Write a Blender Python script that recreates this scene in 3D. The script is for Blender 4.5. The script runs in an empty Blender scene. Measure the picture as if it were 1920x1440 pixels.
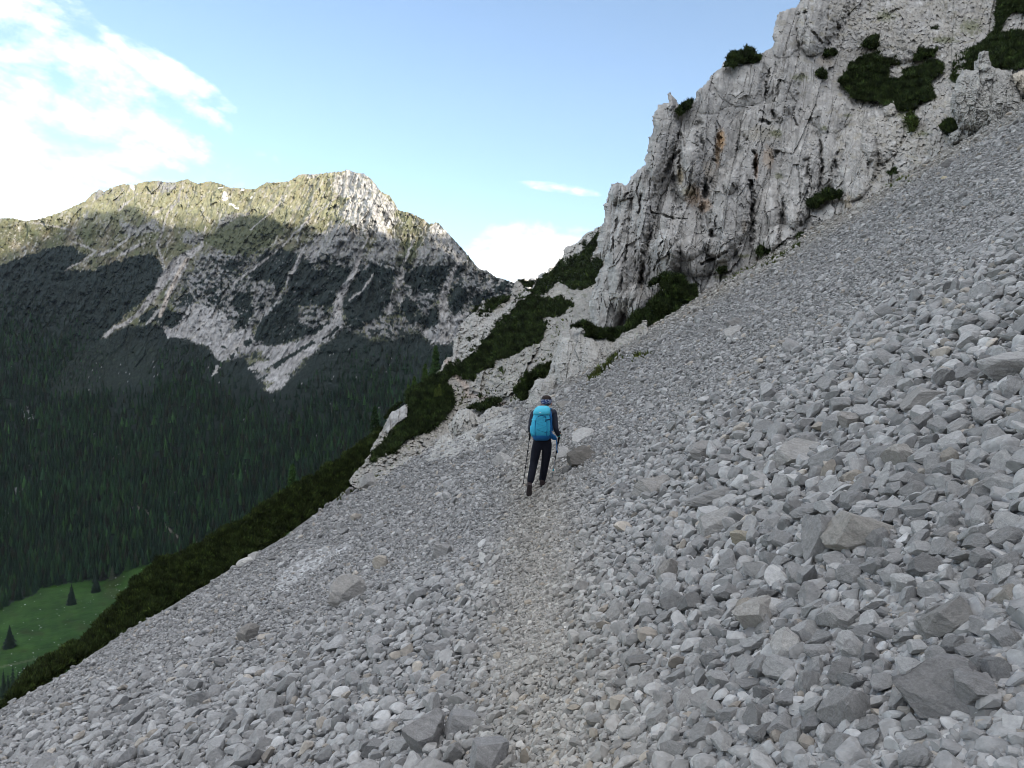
import bpy, bmesh, math, random
import numpy as np
from mathutils import Vector, Matrix, Quaternion

random.seed(7)
RNG = np.random.default_rng(11)
scene = bpy.context.scene
COL = scene.collection
F, CX, CY = 1387.0, 960.0, 720.0          # the lens: 69 degrees across, level camera at the origin

# ------------------------------------------------------------------ noise
def _h(ix, iy, seed):
    ix = ix.astype(np.int64).astype(np.uint32); iy = iy.astype(np.int64).astype(np.uint32)
    n = ix * np.uint32(374761393) + iy * np.uint32(668265263) + np.uint32((seed * 974634777 + 12345) & 0xffffffff)
    n = (n ^ (n >> np.uint32(13))) * np.uint32(1274126177)
    n = (n ^ (n >> np.uint32(16))) * np.uint32(2246822519)
    n = n ^ (n >> np.uint32(15))
    return n.astype(np.float64) / 4294967295.0

def noise(x, y, seed=0):
    x = np.asarray(x, float); y = np.asarray(y, float)
    ix = np.floor(x); iy = np.floor(y); fx = x - ix; fy = y - iy
    sx = fx * fx * fx * (fx * (fx * 6 - 15) + 10); sy = fy * fy * fy * (fy * (fy * 6 - 15) + 10)
    def g(a, b):
        t = _h(ix + a, iy + b, seed) * 2 * math.pi
        return np.cos(t) * (fx - a) + np.sin(t) * (fy - b)
    n0 = g(0, 0) * (1 - sx) + g(1, 0) * sx
    n1 = g(0, 1) * (1 - sx) + g(1, 1) * sx
    return (n0 * (1 - sy) + n1 * sy) * 1.5

def fbm(x, y, octv=5, seed=0, gain=0.5, lac=2.03):
    s = 0; a = 1.0; t = 0
    for k in range(octv):
        s = s + a * noise(x, y, seed + k * 17); t += a
        a *= gain; x = np.asarray(x) * lac + 3.7; y = np.asarray(y) * lac - 1.3
    return s / t

def ridged(x, y, octv=5, seed=0, gain=0.55, lac=2.1):
    s = 0; a = 1.0; t = 0
    for k in range(octv):
        s = s + a * (1 - np.abs(noise(x, y, seed + k * 13)) * 2); t += a
        a *= gain; x = np.asarray(x) * lac + 1.7; y = np.asarray(y) * lac + 5.1
    return s / t

def worley(x, y, seed=0):
    ix = np.floor(x); iy = np.floor(y)
    f1 = np.full(x.shape, 9.0); f2 = np.full(x.shape, 9.0); cid = np.zeros(x.shape)
    for a in (-1, 0, 1):
        for b in (-1, 0, 1):
            cx = ix + a; cy = iy + b
            px = cx + 0.1 + 0.8 * _h(cx, cy, seed); py = cy + 0.1 + 0.8 * _h(cx, cy, seed + 5)
            d = np.hypot(px - x, py - y)
            c = _h(cx, cy, seed + 9)
            near = d < f1
            f2 = np.where(near, f1, np.minimum(f2, d))
            cid = np.where(near, c, cid)
            f1 = np.where(near, d, f1)
    return f1, f2, cid

def facets(x, y, seed=0, slope=.5, off=.5):
    """broken rock: every cell a tilted plane of its own"""
    ix = np.floor(x); iy = np.floor(y)
    f1 = np.full(x.shape, 9.0); f2 = np.full(x.shape, 9.0); h = np.zeros(x.shape); cc = np.zeros(x.shape)
    for a in (-1, 0, 1):
        for b in (-1, 0, 1):
            cx = ix + a; cy = iy + b
            dx = x - cx - .05 - .9 * _h(cx, cy, seed); dy = y - cy - .05 - .9 * _h(cx, cy, seed + 5)
            d = np.abs(dx) * .5 + np.hypot(dx, dy) * .6 + .12 * _h(cx, cy, seed + 6)
            g1 = _h(cx, cy, seed + 7) - .5; g2 = _h(cx, cy, seed + 8) - .5; c = _h(cx, cy, seed + 9)
            near = d < f1
            f2 = np.where(near, f1, np.minimum(f2, d))
            h = np.where(near, off * (c - .5) * 2 + 2 * slope * (g1 * dx + g2 * dy), h); cc = np.where(near, c, cc)
            f1 = np.where(near, d, f1)
    return h, f2 - f1, cc

def sstep(a, b, x):
    t = np.clip((x - a) / (b - a), 0, 1)
    return t * t * (3 - 2 * t)

def in_poly(u, v, poly):
    r = np.zeros(u.shape, bool)
    n = len(poly)
    for i in range(n):
        x1, y1 = poly[i]; x2, y2 = poly[(i + 1) % n]
        if y1 == y2: continue
        c = ((y1 > v) != (y2 > v)) & (u < (x2 - x1) * (v - y1) / (y2 - y1) + x1)
        r ^= c
    return r

def poly_dist(u, v, pts):
    """distance to a polyline, and the position along it 0..len-1"""
    best = np.full(u.shape, 1e9); pos = np.zeros(u.shape)
    for i in range(len(pts) - 1):
        x1, y1 = pts[i][:2]; x2, y2 = pts[i + 1][:2]
        dx, dy = x2 - x1, y2 - y1
        t = np.clip(((u - x1) * dx + (v - y1) * dy) / (dx * dx + dy * dy + 1e-9), 0, 1)
        d = np.hypot(u - x1 - t * dx, v - y1 - t * dy)
        m = d < best
        best = np.where(m, d, best); pos = np.where(m, i + t, pos)
    return best, pos

class TPS:
    """smooth depth in metres through a few surveyed points"""
    def __init__(self, pts):
        p = np.array(pts, float); self.p = p[:, :2] / 200.0; n = len(p)
        d = np.linalg.norm(self.p[:, None] - self.p[None], axis=2)
        K = self.k(d) + np.eye(n) * 0.02
        P = np.c_[np.ones(n), self.p]
        A = np.zeros((n + 3, n + 3)); A[:n, :n] = K; A[:n, n:] = P; A[n:, :n] = P.T
        self.w = np.linalg.solve(A, np.r_[p[:, 2], 0, 0, 0])
    def k(self, d): return np.where(d > 1e-9, d * d * np.log(d + 1e-12), 0)
    def __call__(self, u, v):
        x = np.asarray(u, float) / 200; y = np.asarray(v, float) / 200
        s = self.w[-3] + self.w[-2] * x + self.w[-1] * y
        for (px, py), w in zip(self.p, self.w):
            s = s + w * self.k(np.hypot(x - px, y - py))
        return s

def to3(u, v, Y):
    u = np.asarray(u, float); v = np.asarray(v, float)
    return np.stack([(u - CX) / F * Y, Y + 0 * u, (CY - v) / F * Y], -1)

# ------------------------------------------------------------------ objects
def mesh_np(name, V, faces, col=None, smooth=False, mat=None):
    """faces: a list of integer arrays (n,3) or (n,4)"""
    V = np.asarray(V, np.float32)
    faces = [np.asarray(f, np.int64) for f in (faces if isinstance(faces, list) else [faces]) if len(f)]
    me = bpy.data.meshes.new(name)
    me.vertices.add(len(V)); me.vertices.foreach_set('co', V.ravel())
    loops = np.concatenate([f.ravel() for f in faces]).astype(np.int32)
    sizes = np.concatenate([np.full(len(f), f.shape[1]) for f in faces]).astype(np.int32)
    starts = np.r_[0, np.cumsum(sizes)[:-1]].astype(np.int32)
    me.loops.add(len(loops)); me.loops.foreach_set('vertex_index', loops)
    me.polygons.add(len(sizes)); me.polygons.foreach_set('loop_start', starts)
    me.polygons.foreach_set('use_smooth', np.full(len(sizes), smooth))
    me.update(calc_edges=True)
    if col is not None:
        a = me.color_attributes.new('Col', 'FLOAT_COLOR', 'POINT')
        c = np.ones((len(V), 4), np.float32); c[:, :3] = col
        a.data.foreach_set('color', c.ravel())
    if mat: me.materials.append(mat)
    return me

def put(name, me, label=None, cat=None, group=None, kind=None, parent=None, loc=None):
    o = bpy.data.objects.new(name, me); COL.objects.link(o)
    if label: o['label'] = label
    if cat: o['category'] = cat
    if group: o['group'] = group
    if kind: o['kind'] = kind
    if parent: o.parent = parent
    if loc is not None: o.location = loc
    return o

def empty(name, loc, label, cat, group=None):
    return put(name, None, label, cat, group, loc=loc)

def recentre(me):
    """moves a world-space mesh to its own base point; returns that point"""
    n = len(me.vertices); a = np.empty(n * 3, np.float32); me.vertices.foreach_get('co', a); a = a.reshape(-1, 3)
    c = np.array([(a[:, 0].min() + a[:, 0].max()) / 2, (a[:, 1].min() + a[:, 1].max()) / 2, a[:, 2].min()])
    me.vertices.foreach_set('co', (a - c).astype(np.float32).ravel()); me.update()
    return c

# ------------------------------------------------------------------ materials
def new_mat(name):
    m = bpy.data.materials.new(name); m.use_nodes = True
    nt = m.node_tree; b = nt.nodes['Principled BSDF']
    b.inputs['Roughness'].default_value = 0.9
    b.inputs['Specular IOR Level'].default_value = 0.2
    return m, nt, b

def N(nt, t, **kw):
    n = nt.nodes.new(t)
    for k, v in kw.items():
        if k in n.inputs: n.inputs[k].default_value = v
        else: setattr(n, k, v)
    return n

def plain(name, rgb, rough=0.8, var=0.12, scale=30, spec=0.2, bump=0.0):
    m, nt, b = new_mat(name)
    b.inputs['Roughness'].default_value = rough; b.inputs['Specular IOR Level'].default_value = spec
    tc = N(nt, 'ShaderNodeTexCoord'); nz = N(nt, 'ShaderNodeTexNoise', Scale=scale, Detail=4.0)
    nt.links.new(tc.outputs['Object'], nz.inputs['Vector'])
    r = N(nt, 'ShaderNodeMapRange'); r.inputs['To Min'].default_value = 1 - var; r.inputs['To Max'].default_value = 1 + var
    nt.links.new(nz.outputs['Fac'], r.inputs['Value'])
    mx = N(nt, 'ShaderNodeMix', data_type='RGBA', blend_type='MULTIPLY'); mx.inputs[0].default_value = 1
    mx.inputs[6].default_value = (*rgb, 1); nt.links.new(r.outputs['Result'], mx.inputs[7])
    nt.links.new(mx.outputs[2], b.inputs['Base Color'])
    if bump:
        bp = N(nt, 'ShaderNodeBump', Strength=bump, Distance=0.01)
        nt.links.new(nz.outputs['Fac'], bp.inputs['Height']); nt.links.new(bp.outputs['Normal'], b.inputs['Normal'])
    return m

def col_mat(name, scales, var=0.3, bump=0.5, dist=0.05, rough=0.95, objrand=0.0, coord='Object', speck=0.0):
    """own colour of the surface from the attribute Col, mottled by noise at the given scales (per metre)"""
    m, nt, b = new_mat(name)
    b.inputs['Roughness'].default_value = rough; b.inputs['Specular IOR Level'].default_value = 0.15
    at = N(nt, 'ShaderNodeAttribute', attribute_name='Col')
    tc = N(nt, 'ShaderNodeTexCoord')
    cur = at.outputs['Color']; hgt = None
    for i, s in enumerate(scales):
        nz = N(nt, 'ShaderNodeTexNoise', Scale=s, Detail=6.0, Roughness=0.62)
        nt.links.new(tc.outputs[coord], nz.inputs['Vector'])
        r = N(nt, 'ShaderNodeMapRange'); r.inputs['From Min'].default_value = 0.3; r.inputs['From Max'].default_value = 0.7
        r.inputs['To Min'].default_value = 1 - var; r.inputs['To Max'].default_value = 1 + var
        nt.links.new(nz.outputs['Fac'], r.inputs['Value'])
        mx = N(nt, 'ShaderNodeMix', data_type='RGBA', blend_type='MULTIPLY'); mx.inputs[0].default_value = 1
        nt.links.new(cur, mx.inputs[6]); nt.links.new(r.outputs['Result'], mx.inputs[7]); cur = mx.outputs[2]
        if hgt is None: hgt = nz.outputs['Fac']
        else:
            ad = N(nt, 'ShaderNodeMath', operation='MULTIPLY_ADD'); ad.inputs[1].default_value = 0.5
            nt.links.new(nz.outputs['Fac'], ad.inputs[0]); nt.links.new(hgt, ad.inputs[2]); hgt = ad.outputs[0]
    if objrand:
        oi = N(nt, 'ShaderNodeObjectInfo')
        mx = N(nt, 'ShaderNodeMix', data_type='RGBA', blend_type='MULTIPLY'); mx.inputs[0].default_value = 1
        nt.links.new(cur, mx.inputs[6]); nt.links.new(oi.outputs['Color'], mx.inputs[7]); cur = mx.outputs[2]
    nt.links.new(cur, b.inputs['Base Color'])
    if bump:
        bp = N(nt, 'ShaderNodeBump', Strength=bump, Distance=dist)
        nt.links.new(hgt, bp.inputs['Height']); nt.links.new(bp.outputs['Normal'], b.inputs['Normal'])
    return m

# ------------------------------------------------------------------ relief: rock faces surveyed along the line of sight
def relief(name, poly, depth, step, disp=None, colf=None, warp=5.0, seed=3, rounding=14, round_m=1.5, back=0.15, mat=None, raw=False):
    """a rock body whose outline is POLY (pixels), whose front stands at DEPTH metres plus DISP, closed behind by a flank"""
    p = np.array(poly, float)
    us = np.arange(p[:, 0].min() - 10, p[:, 0].max() + 10, step); vs = np.arange(p[:, 1].min() - 10, p[:, 1].max() + 10, step)
    U, Vv = np.meshgrid(us, vs)
    wu = U + warp * noise(U / 26, Vv / 26, seed) * 1.6 + warp * .45 * noise(U / 8, Vv / 8, seed + 1) * 1.6
    wv = Vv + warp * noise(U / 26 + 50, Vv / 26, seed + 2) * 1.6 + warp * .45 * noise(U / 8, Vv / 8 + 50, seed + 4) * 1.6
    M = in_poly(wu, wv, poly)
    # distance to the outline by repeated erosion
    D = np.zeros(M.shape); E = M.copy(); nst = max(1, int(rounding / step))
    for k in range(nst):
        D += E
        Z = np.zeros_like(E); Z[1:-1, 1:-1] = E[1:-1, 1:-1] & E[:-2, 1:-1] & E[2:, 1:-1] & E[1:-1, :-2] & E[1:-1, 2:]
        E = Z
    t = np.clip(D / nst, 0, 1)
    Y = depth(U, Vv)
    if disp is not None: Y = Y + disp(U, Vv, Y)
    Y = Y + round_m * (1 - np.sqrt(1 - (1 - t) ** 2 * 0.999))
    col = colf(U, Vv, Y) if colf else np.full(U.shape + (3,), 0.4)
    idx = -np.ones(M.shape, np.int64); idx[M] = np.arange(M.sum())
    P = to3(U, Vv, Y)[M]; C = col[M]
    a, b, c, d = idx[:-1, :-1], idx[1:, :-1], idx[1:, 1:], idx[:-1, 1:]
    ok = (a >= 0) & (b >= 0) & (c >= 0) & (d >= 0)
    Q = np.stack([a[ok], b[ok], c[ok], d[ok]], 1)
    used = np.zeros(len(P), bool); used[Q.ravel()] = True
    remap = np.cumsum(used) - 1; P = P[used]; C = C[used]; Q = remap[Q]
    # flank running back from the outline
    ed = np.concatenate([Q[:, [0, 1]], Q[:, [1, 2]], Q[:, [2, 3]], Q[:, [3, 0]]])
    key = np.sort(ed, 1); key = key[:, 0] * len(P) + key[:, 1]
    un, inv, cnt = np.unique(key, return_inverse=True, return_counts=True)
    bd = ed[cnt[inv] == 1]
    bv = np.unique(bd); mp = {int(x): i for i, x in enumerate(bv)}
    n0 = len(P)
    P = np.concatenate([P, P[bv] * (1 + back)]); C = np.concatenate([C, C[bv]])
    m_ = np.vectorize(mp.get)
    B = np.stack([bd[:, 1], bd[:, 0], m_(bd[:, 0]) + n0, m_(bd[:, 1]) + n0], 1)
    if raw: return P, [Q, B], C, (U, Vv, Y, M, t)
    return mesh_np(name, P, [Q, B], C, False, mat)
# ================================================================== materials of the land
M_SCREE = col_mat('scree_gravel', (9.0, 45.0), var=0.28, bump=0.9, dist=0.05)
M_STONE = col_mat('limestone_rubble', (5.0, 34.0), var=0.20, bump=0.45, dist=0.02, rough=0.9)
M_ROCK = col_mat('limestone_rock_face', (0.7, 4.0, 17.0), var=0.16, bump=0.55, dist=0.08)
M_MTN = col_mat('far_mountain_ground', (0.012, 0.07), var=0.22, bump=0.6, dist=4.0)
M_PINE = col_mat('dwarf_pine_needles', (1.3,), var=0.35, bump=0.0, rough=0.75)
M_TREE = col_mat('conifer_needles', (0.05,), var=0.25, bump=0.0, rough=0.85, objrand=1.0)
M_BOULDER = col_mat('boulder_limestone', (3.0, 14.0, 60.0), var=0.17, bump=0.7, dist=0.022, objrand=1.0)

# ================================================================== the scree slope
_by = np.array([-30, 0, 3, 8, 12.7, 18, 25, 32, 40, 60, 90, 400.]); _bz = np.array([-1.5, -1.6, -1.62, -1.86, -2.05, -2.08, -2.0, -1.82, -1.6, -1.25, -1.0, -1.0])
def rim_x(y): return np.interp(y, [0, 10, 14, 26, 45, 60, 90], [-9.2, -9.5, -9.75, -9.9, -8.1, -6.5, -5.0])
def H(x, y, detail=True):
    x = np.asarray(x, float); y = np.asarray(y, float)
    z = 0.44 * x + 0.08 * (x + np.sqrt(x * x + 2.2)) - 0.08 * math.sqrt(2.2) + np.interp(y, _by, _bz)
    z = z + 0.42 * sstep(-2.5, -6.5, x) * sstep(5, 11, y) * sstep(26, 17, y)
    over = rim_x(y) - x
    z = z - 0.34 * np.clip((over + np.sqrt(over * over + .5)) / 2, 0, None) * 1.0
    z = z + 0.10 * noise(x / 2.6, y / 3.4, 31) + 0.25 * noise(x / 9, y / 12, 32) * sstep(4, 12, y)
    if detail: z = z + 0.03 * noise(x / .5, y / .5, 33)
    return z

# depth of the scree as seen from the path, for placing stones where the photo shows them
_gu = np.arange(-200, 2130, 7.0); _gv = np.arange(160, 1700, 7.0)
_U, _V = np.meshgrid(_gu, _gv)
SD = np.full(_U.shape, np.nan)
_q = (_U - CX) / F; _e = (CY - _V) / F
_prev = None
for y in np.exp(np.linspace(math.log(1.0), math.log(75), 330)):
    f = H(_q * y, np.full(_q.shape, y), False) - _e * y
    if _prev is not None:
        hit = np.isnan(SD) & (f >= 0)
        t = _pf / np.where(np.abs(_pf - f) < 1e-9, 1, _pf - f)
        SD = np.where(hit, _prev + np.clip(t, 0, 1) * (y - _prev), SD)
    _prev, _pf = y, f
def scree_depth(u, v):
    """depth at pixels, nan where the line of sight misses the scree"""
    i = np.clip((np.asarray(v) - _gv[0]) / 7.0, 0, len(_gv) - 1.001); j = np.clip((np.asarray(u) - _gu[0]) / 7.0, 0, len(_gu) - 1.001)
    i0 = np.floor(i).astype(int); j0 = np.floor(j).astype(int); a = i - i0; b = j - j0
    return SD[i0, j0] * (1 - a) * (1 - b) + SD[i0, j0 + 1] * (1 - a) * b + SD[i0 + 1, j0] * a * (1 - b) + SD[i0 + 1, j0 + 1] * a * b
def ground_at(u, v):
    y = float(scree_depth(np.array([u]), np.array([v]))[0])
    if y != y:
        for dv in range(4, 120, 4):
            y = float(scree_depth(np.array([u]), np.array([v + dv]))[0])
            if y == y: break
    x = (u - CX) / F * y
    return x, y, float(H(x, y))

def path_x(y): return np.interp(y, [0, 3, 6, 9, 12.7, 18, 25, 40], [0.1, 0.12, 0.2, .32, 0.42, 0.5, .7, 1.2])
def tan_amount(x, y):
    """fine brown gravel: the trodden path, and the streak under the cliff"""
    p = np.exp(-((x - path_x(y)) / (0.38 + 0.014 * y)) ** 2) * sstep(34, 16, y)
    s = sstep(30, 41, y) * sstep(-1, 4, x) * (0.75 + 0.5 * noise(x / 3, y / 3, 71))
    return np.clip(np.maximum(p, s), 0, 1)

def build_scree():
    qs = np.concatenate([np.linspace(-14, -2.2, 40)[:-1], np.linspace(-2.2, 2.2, 620), np.linspace(2.2, 4, 30)[1:]])
    ys = np.concatenate([np.linspace(-3.0, 1.0, 30)[:-1], np.exp(np.linspace(0, math.log(85), 460))])
    Q, Yg = np.meshgrid(qs, ys)
    X = Q * (Yg + 5.5) * 0.6 
    Z = H(X, Yg) - .022
    # very far down the flank falls on to the valley floor
    V = np.stack([X, Yg, Z], -1).reshape(-1, 3)
    t = tan_amount(X, Yg)[..., None]
    n = 0.85 + .35 * fbm(X * 2.2, Yg * 2.2, 3, 5)[..., None]
    col = (np.array([.26, .253, .245]) * (1 - t * .5) + np.array([.34, .30, .24]) * t * .5) * n * 0.85
    nx = len(qs); idx = np.arange(V.shape[0]).reshape(X.shape)
    Qf = np.stack([idx[:-1, :-1], idx[:-1, 1:], idx[1:, 1:], idx[1:, :-1]], -1).reshape(-1, 4)
    put('scree_slope', mesh_np('scree_slope', V, Qf, col.reshape(-1, 3), True, M_SCREE), kind='structure')
build_scree()

# ================================================================== the mountain across the valley
SKY = [(-330, 470), (-150, 425), (-60, 412), (0, 410), (20, 409), (50, 415), (82, 409), (110, 399), (135, 389), (160, 377), (175, 362), (188, 355), (195, 360), (212, 351), (232, 345), (250, 347), (270, 341), (295, 339), (312, 342), (328, 342), (350, 336), (370, 345), (390, 340), (412, 344), (430, 352), (460, 354), (478, 355), (500, 342), (522, 342), (542, 340), (562, 327), (590, 327), (615, 324), (640, 322), (652, 318), (665, 324), (682, 326), (697, 337), (715, 360), (730, 367), (740, 380), (747, 394), (770, 400), (795, 412), (805, 421), (820, 417), (835, 432), (852, 450), (870, 470), (890, 495), (900, 506), (912, 507), (930, 520), (945, 524), (960, 529), (1000, 545), (1100, 585), (1300, 660)]
_su = np.array([p[0] for p in SKY], float); _sv = np.array([p[1] for p in SKY], float)
def sky_v(u):
    return np.interp(u, _su, _sv) - 2.0 * np.abs(noise(u / 7.0, u * 0, 41)) - 2.0 * noise(u / 3.1, u * 0, 42)
def mtn_depth0(u, v):
    e = (CY - v) / F
    s = 0.55
    slope = (262 + s * 950) / (s - np.minimum(e, 0.5))
    flat = 262 / np.maximum(-e, 1e-3)
    return np.where(e > -0.276, slope, np.minimum(flat, slope))
def mtn_relief(u, v):
    """gullies and ribs, as a share of the distance"""
    e = (CY - v) / F
    a = u + 0.55 * (v - 420); up = sstep(760, 520, v)
    right = sstep(560, 720, u)
    a = a * (1 - right) + (u + 0.12 * (v - 420)) * right
    rib = ridged(a / 95, v / 420, 4, 51) - .5
    fine = ridged(a / 26, v / 60, 4, 55) - .5
    tiny = fbm(u / 9, v / 9, 3, 59)
    amp = up * (0.35 + .65 * sstep(300, 640, u))
    r = -0.050 * rib * amp - 0.034 * fine * amp - 0.011 * tiny * up
    h1, e1, c1 = facets((u + .35 * v) / 17, (v - .2 * u) / 27, 76, .5, .5); h2, e2, c2 = facets((u + .3 * v) / 6.5, v / 9, 77, .5, .5)
    r = r + (.014 * h1 + .006 * h2) * up
    # the summit block, its two buttresses and the spur peak stand forward
    for (bu, bv, ru, rv, h) in [(690, 385, 60, 95, .055), (645, 450, 42, 55, .035), (722, 475, 32, 60, .03), (822, 480, 45, 85, .05), (430, 455, 60, 60, .02), (240, 380, 40, 50, .02), (502, 430, 40, 50, .028), (170, 400, 40, 60, .02)]:
        d = np.sqrt(((u - bu) / ru) ** 2 + ((v - bv) / rv) ** 2)
        r = r - h * np.clip(1 - d, 0, None)
    return r
def mtn_depth(u, v): return mtn_depth0(u, v) * (1 + mtn_relief(u, v))

MUGO = [
 [(0, 500), (42, 480), (80, 472), (107, 462), (137, 462), (160, 480), (140, 497), (122, 507), (150, 507), (180, 505), (217, 490), (250, 480), (287, 475), (297, 490), (310, 510), (295, 537), (262, 570), (232, 595), (192, 632), (160, 680), (-400, 760), (-400, 520)],
 [(410, 505), (430, 487), (452, 490), (450, 500), (435, 510)],
 [(462, 515), (480, 495), (502, 475), (540, 467), (557, 480), (560, 492), (540, 512), (535, 537), (515, 540), (505, 522), (480, 525)],
 [(565, 490), (587, 490), (585, 505), (610, 505), (625, 492), (662, 507), (650, 525), (630, 550), (625, 575), (610, 575), (560, 570), (552, 595), (502, 590), (540, 550), (547, 515)],
 [(665, 520), (692, 497), (737, 505), (740, 525), (732, 550), (737, 575), (720, 575), (715, 592), (690, 605), (660, 620), (645, 587), (640, 570), (655, 537)],
 [(755, 517), (772, 502), (807, 497), (840, 500), (840, 520), (827, 537), (822, 555), (795, 550), (757, 532)],
 [(847, 500), (875, 500), (850, 525)], [(842, 560), (855, 530), (880, 547), (870, 577), (852, 587), (840, 572)],
 [(737, 550), (760, 562), (792, 567), (777, 585), (785, 598), (815, 575), (827, 595), (815, 612), (795, 612), (765, 600)],
 [(880, 562), (910, 545), (930, 550), (895, 575)], [(940, 525), (962, 532), (932, 552)],
 [(435, 540), (447, 550), (470, 550), (475, 587), (460, 612), (440, 622), (450, 595), (437, 562)],
 [(480, 615), (515, 575), (552, 577), (560, 600), (577, 612), (600, 612), (620, 590), (612, 620), (565, 632), (535, 642), (505, 647), (475, 632)],
 [(290, 575), (335, 590), (358, 592), (340, 603), (325, 614), (300, 606), (280, 600), (262, 606), (265, 590)], [(335, 562), (360, 555), (362, 568), (345, 573)],
 [(345, 550), (362, 552), (352, 560)], [(385, 560), (420, 550), (405, 575)], [(375, 545), (415, 535), (400, 552)],
]
ROCKS = [
 [(620, 345), (652, 316), (685, 326), (715, 362), (745, 392), (738, 425), (712, 442), (690, 442), (662, 425), (640, 405), (655, 372), (630, 362)],
 [(812, 415), (835, 430), (890, 495), (962, 530), (950, 560), (880, 560), (850, 500), (800, 497), (775, 500), (790, 460)],
 [(595, 442), (640, 413), (680, 440), (690, 480), (664, 508), (625, 492), (560, 495), (530, 480)],
 [(692, 470), (722, 430), (748, 460), (735, 508), (690, 500)],
 [(375, 475), (465, 482), (430, 500), (450, 520), (500, 520), (535, 560), (500, 600), (470, 612), (430, 622), (405, 580), (360, 560), (350, 540), (362, 505)],
 [(492, 607), (527, 588), (545, 607), (552, 630), (535, 640), (492, 622)], [(560, 580), (607, 578), (610, 610), (590, 622), (562, 610)],
 [(755, 515), (835, 505), (835, 560), (760, 570)], [(690, 610), (735, 605), (738, 632), (705, 640)], [(297, 342), (330, 342), (322, 362), (300, 365)], [(176, 362), (190, 353), (194, 362), (180, 374)],
 [(840, 580), (870, 570), (880, 590), (845, 600)], [(415, 405), (470, 400), (460, 425), (400, 440)], [(220, 415), (262, 425), (290, 410), (300, 430), (240, 445)], [(345, 432), (385, 440), (370, 460), (340, 455)],
]
FANS = [
 [(365, 565), (380, 572), (405, 580), (425, 595), (432, 625), (472, 608), (475, 640), (502, 652), (508, 668), (470, 655), (455, 660), (415, 682), (410, 675), (392, 650), (350, 637), (310, 632), (340, 600), (360, 567)],
 [(630, 590), (640, 592), (650, 612), (615, 637), (600, 645), (580, 667), (552, 692), (530, 725), (517, 735), (495, 732), (515, 717), (497, 712), (510, 692), (462, 697), (475, 685), (510, 670), (505, 655), (552, 640), (600, 620), (625, 597)],
 [(825, 552), (837, 552), (842, 595), (880, 585), (870, 625), (842, 645), (812, 645), (792, 622), (820, 610), (827, 595)],
 [(740, 555), (755, 547), (757, 562), (742, 566)], [(720, 580), (732, 570), (737, 587), (725, 586)], [(402, 685), (412, 688), (404, 705), (398, 702)], [(300, 610), (318, 616), (330, 630), (312, 628)],
]
FANHOLES = [[(505, 687), (587, 637), (592, 644), (570, 655), (515, 692)], [(600, 640), (635, 610), (638, 616), (618, 632)], [(457, 640), (470, 636), (474, 642), (465, 652), (459, 650)], [(438, 655), (448, 650), (445, 660)], [(405, 618), (418, 617), (414, 622)], [(408, 650), (425, 649), (422, 654)], [(428, 665), (440, 662), (436, 674)]]
CHUTES = [
 ([(386, 425), (382, 440), (378, 462), (350, 480), (325, 502), (307, 525), (292, 550), (272, 573), (255, 592), (235, 606), (215, 615), (198, 630)], [1, 1, 3, 8, 11, 8, 6, 5, 3.5, 3.5, 3, 3]),
 ([(352, 485), (338, 505), (326, 530), (316, 552), (308, 572), (300, 592)], [4, 9, 6, 6, 4, 3]), ([(305, 575), (282, 600), (275, 608)], [2.5, 2.5, 2]),
 ([(690, 445), (676, 475), (665, 507), (650, 535), (636, 560), (632, 590)], [2, 3, 5, 5, 6, 8]), ([(570, 462), (562, 482), (550, 507), (537, 532)], [1, 3, 4, 1.5]),
 ([(775, 452), (765, 475), (755, 497), (752, 525), (737, 545), (734, 560)], [1.5, 2.5, 2, 5, 2, 2]), ([(868, 478), (852, 505), (840, 530), (830, 560), (833, 600)], [2, 3, 5, 7, 10]),
 ([(322, 385), (312, 410), (302, 440), (295, 460), (305, 492), (310, 508)], [2, 1.5, 2, 2, 1.5, 2]), ([(137, 452), (180, 472), (150, 492), (122, 507)], [1.2, 2, 1.5, 1.2]), ([(186, 477), (212, 468), (242, 445)], [2.5, 2, 1.2]), ([(225, 480), (248, 464), (272, 455)], [2.5, 2.5, 1.2]),
 ([(62, 417), (105, 425), (132, 430), (152, 448)], [1.2, 1.2, 1, 1]), ([(730, 395), (722, 420), (711, 438)], [2, 2.5, 3]), ([(706, 425), (712, 440)], [1.5, 2]), ([(697, 380), (706, 400), (712, 415)], [1.5, 1.5, 1]),
 ([(720, 370), (708, 395), (704, 420)], [1, 1.5, 1]), ([(525, 380), (500, 405), (470, 430)], [1.5, 1, 1]), ([(600, 385), (575, 415), (545, 445), (520, 470), (480, 500), (440, 530)], [1, 1.5, 1.5, 1.5, 2, 2]), ([(655, 345), (625, 375), (590, 405)], [1, 1.5, 1]), ([(223, 393), (240, 380), (258, 362)], [2.5, 1.5, 1]), ([(287, 400), (305, 390)], [2.5, 1.2]), ([(340, 350), (335, 375), (320, 392)], [1, 1.5, 1.5]), ([(700, 515), (680, 545), (655, 562)], [1.5, 1.5, 1.5])]
SNOW = [(420, 367, 3, 8), (422, 372, 4, 4), (434, 383, 6, 2), (444, 390, 4, 1.6), (249, 353, 3, 4), (246, 349, 3, 2), (473, 372, 2, 2.5), (412, 352, 4, 1), (455, 357, 5, 1)]
MEADOW = [(-400, 1185), (0, 1142), (29, 1127), (70, 1113), (73, 1100), (117, 1095), (175, 1087), (222, 1081), (233, 1067), (283, 1056), (420, 1010), (600, 960), (900, 980), (900, 1400), (-400, 1400)]
SHRUB = [(175, 642), (262, 632), (300, 660), (285, 690), (262, 712), (200, 735), (87, 745), (125, 685)]
GRASSY = [[(380, 452), (440, 408), (502, 402), (537, 428), (502, 462), (460, 484), (415, 472)], [(660, 640), (720, 628), (780, 650), (700, 660)], [(755, 455), (790, 450), (780, 480), (755, 500), (742, 500), (760, 470)]]

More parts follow.
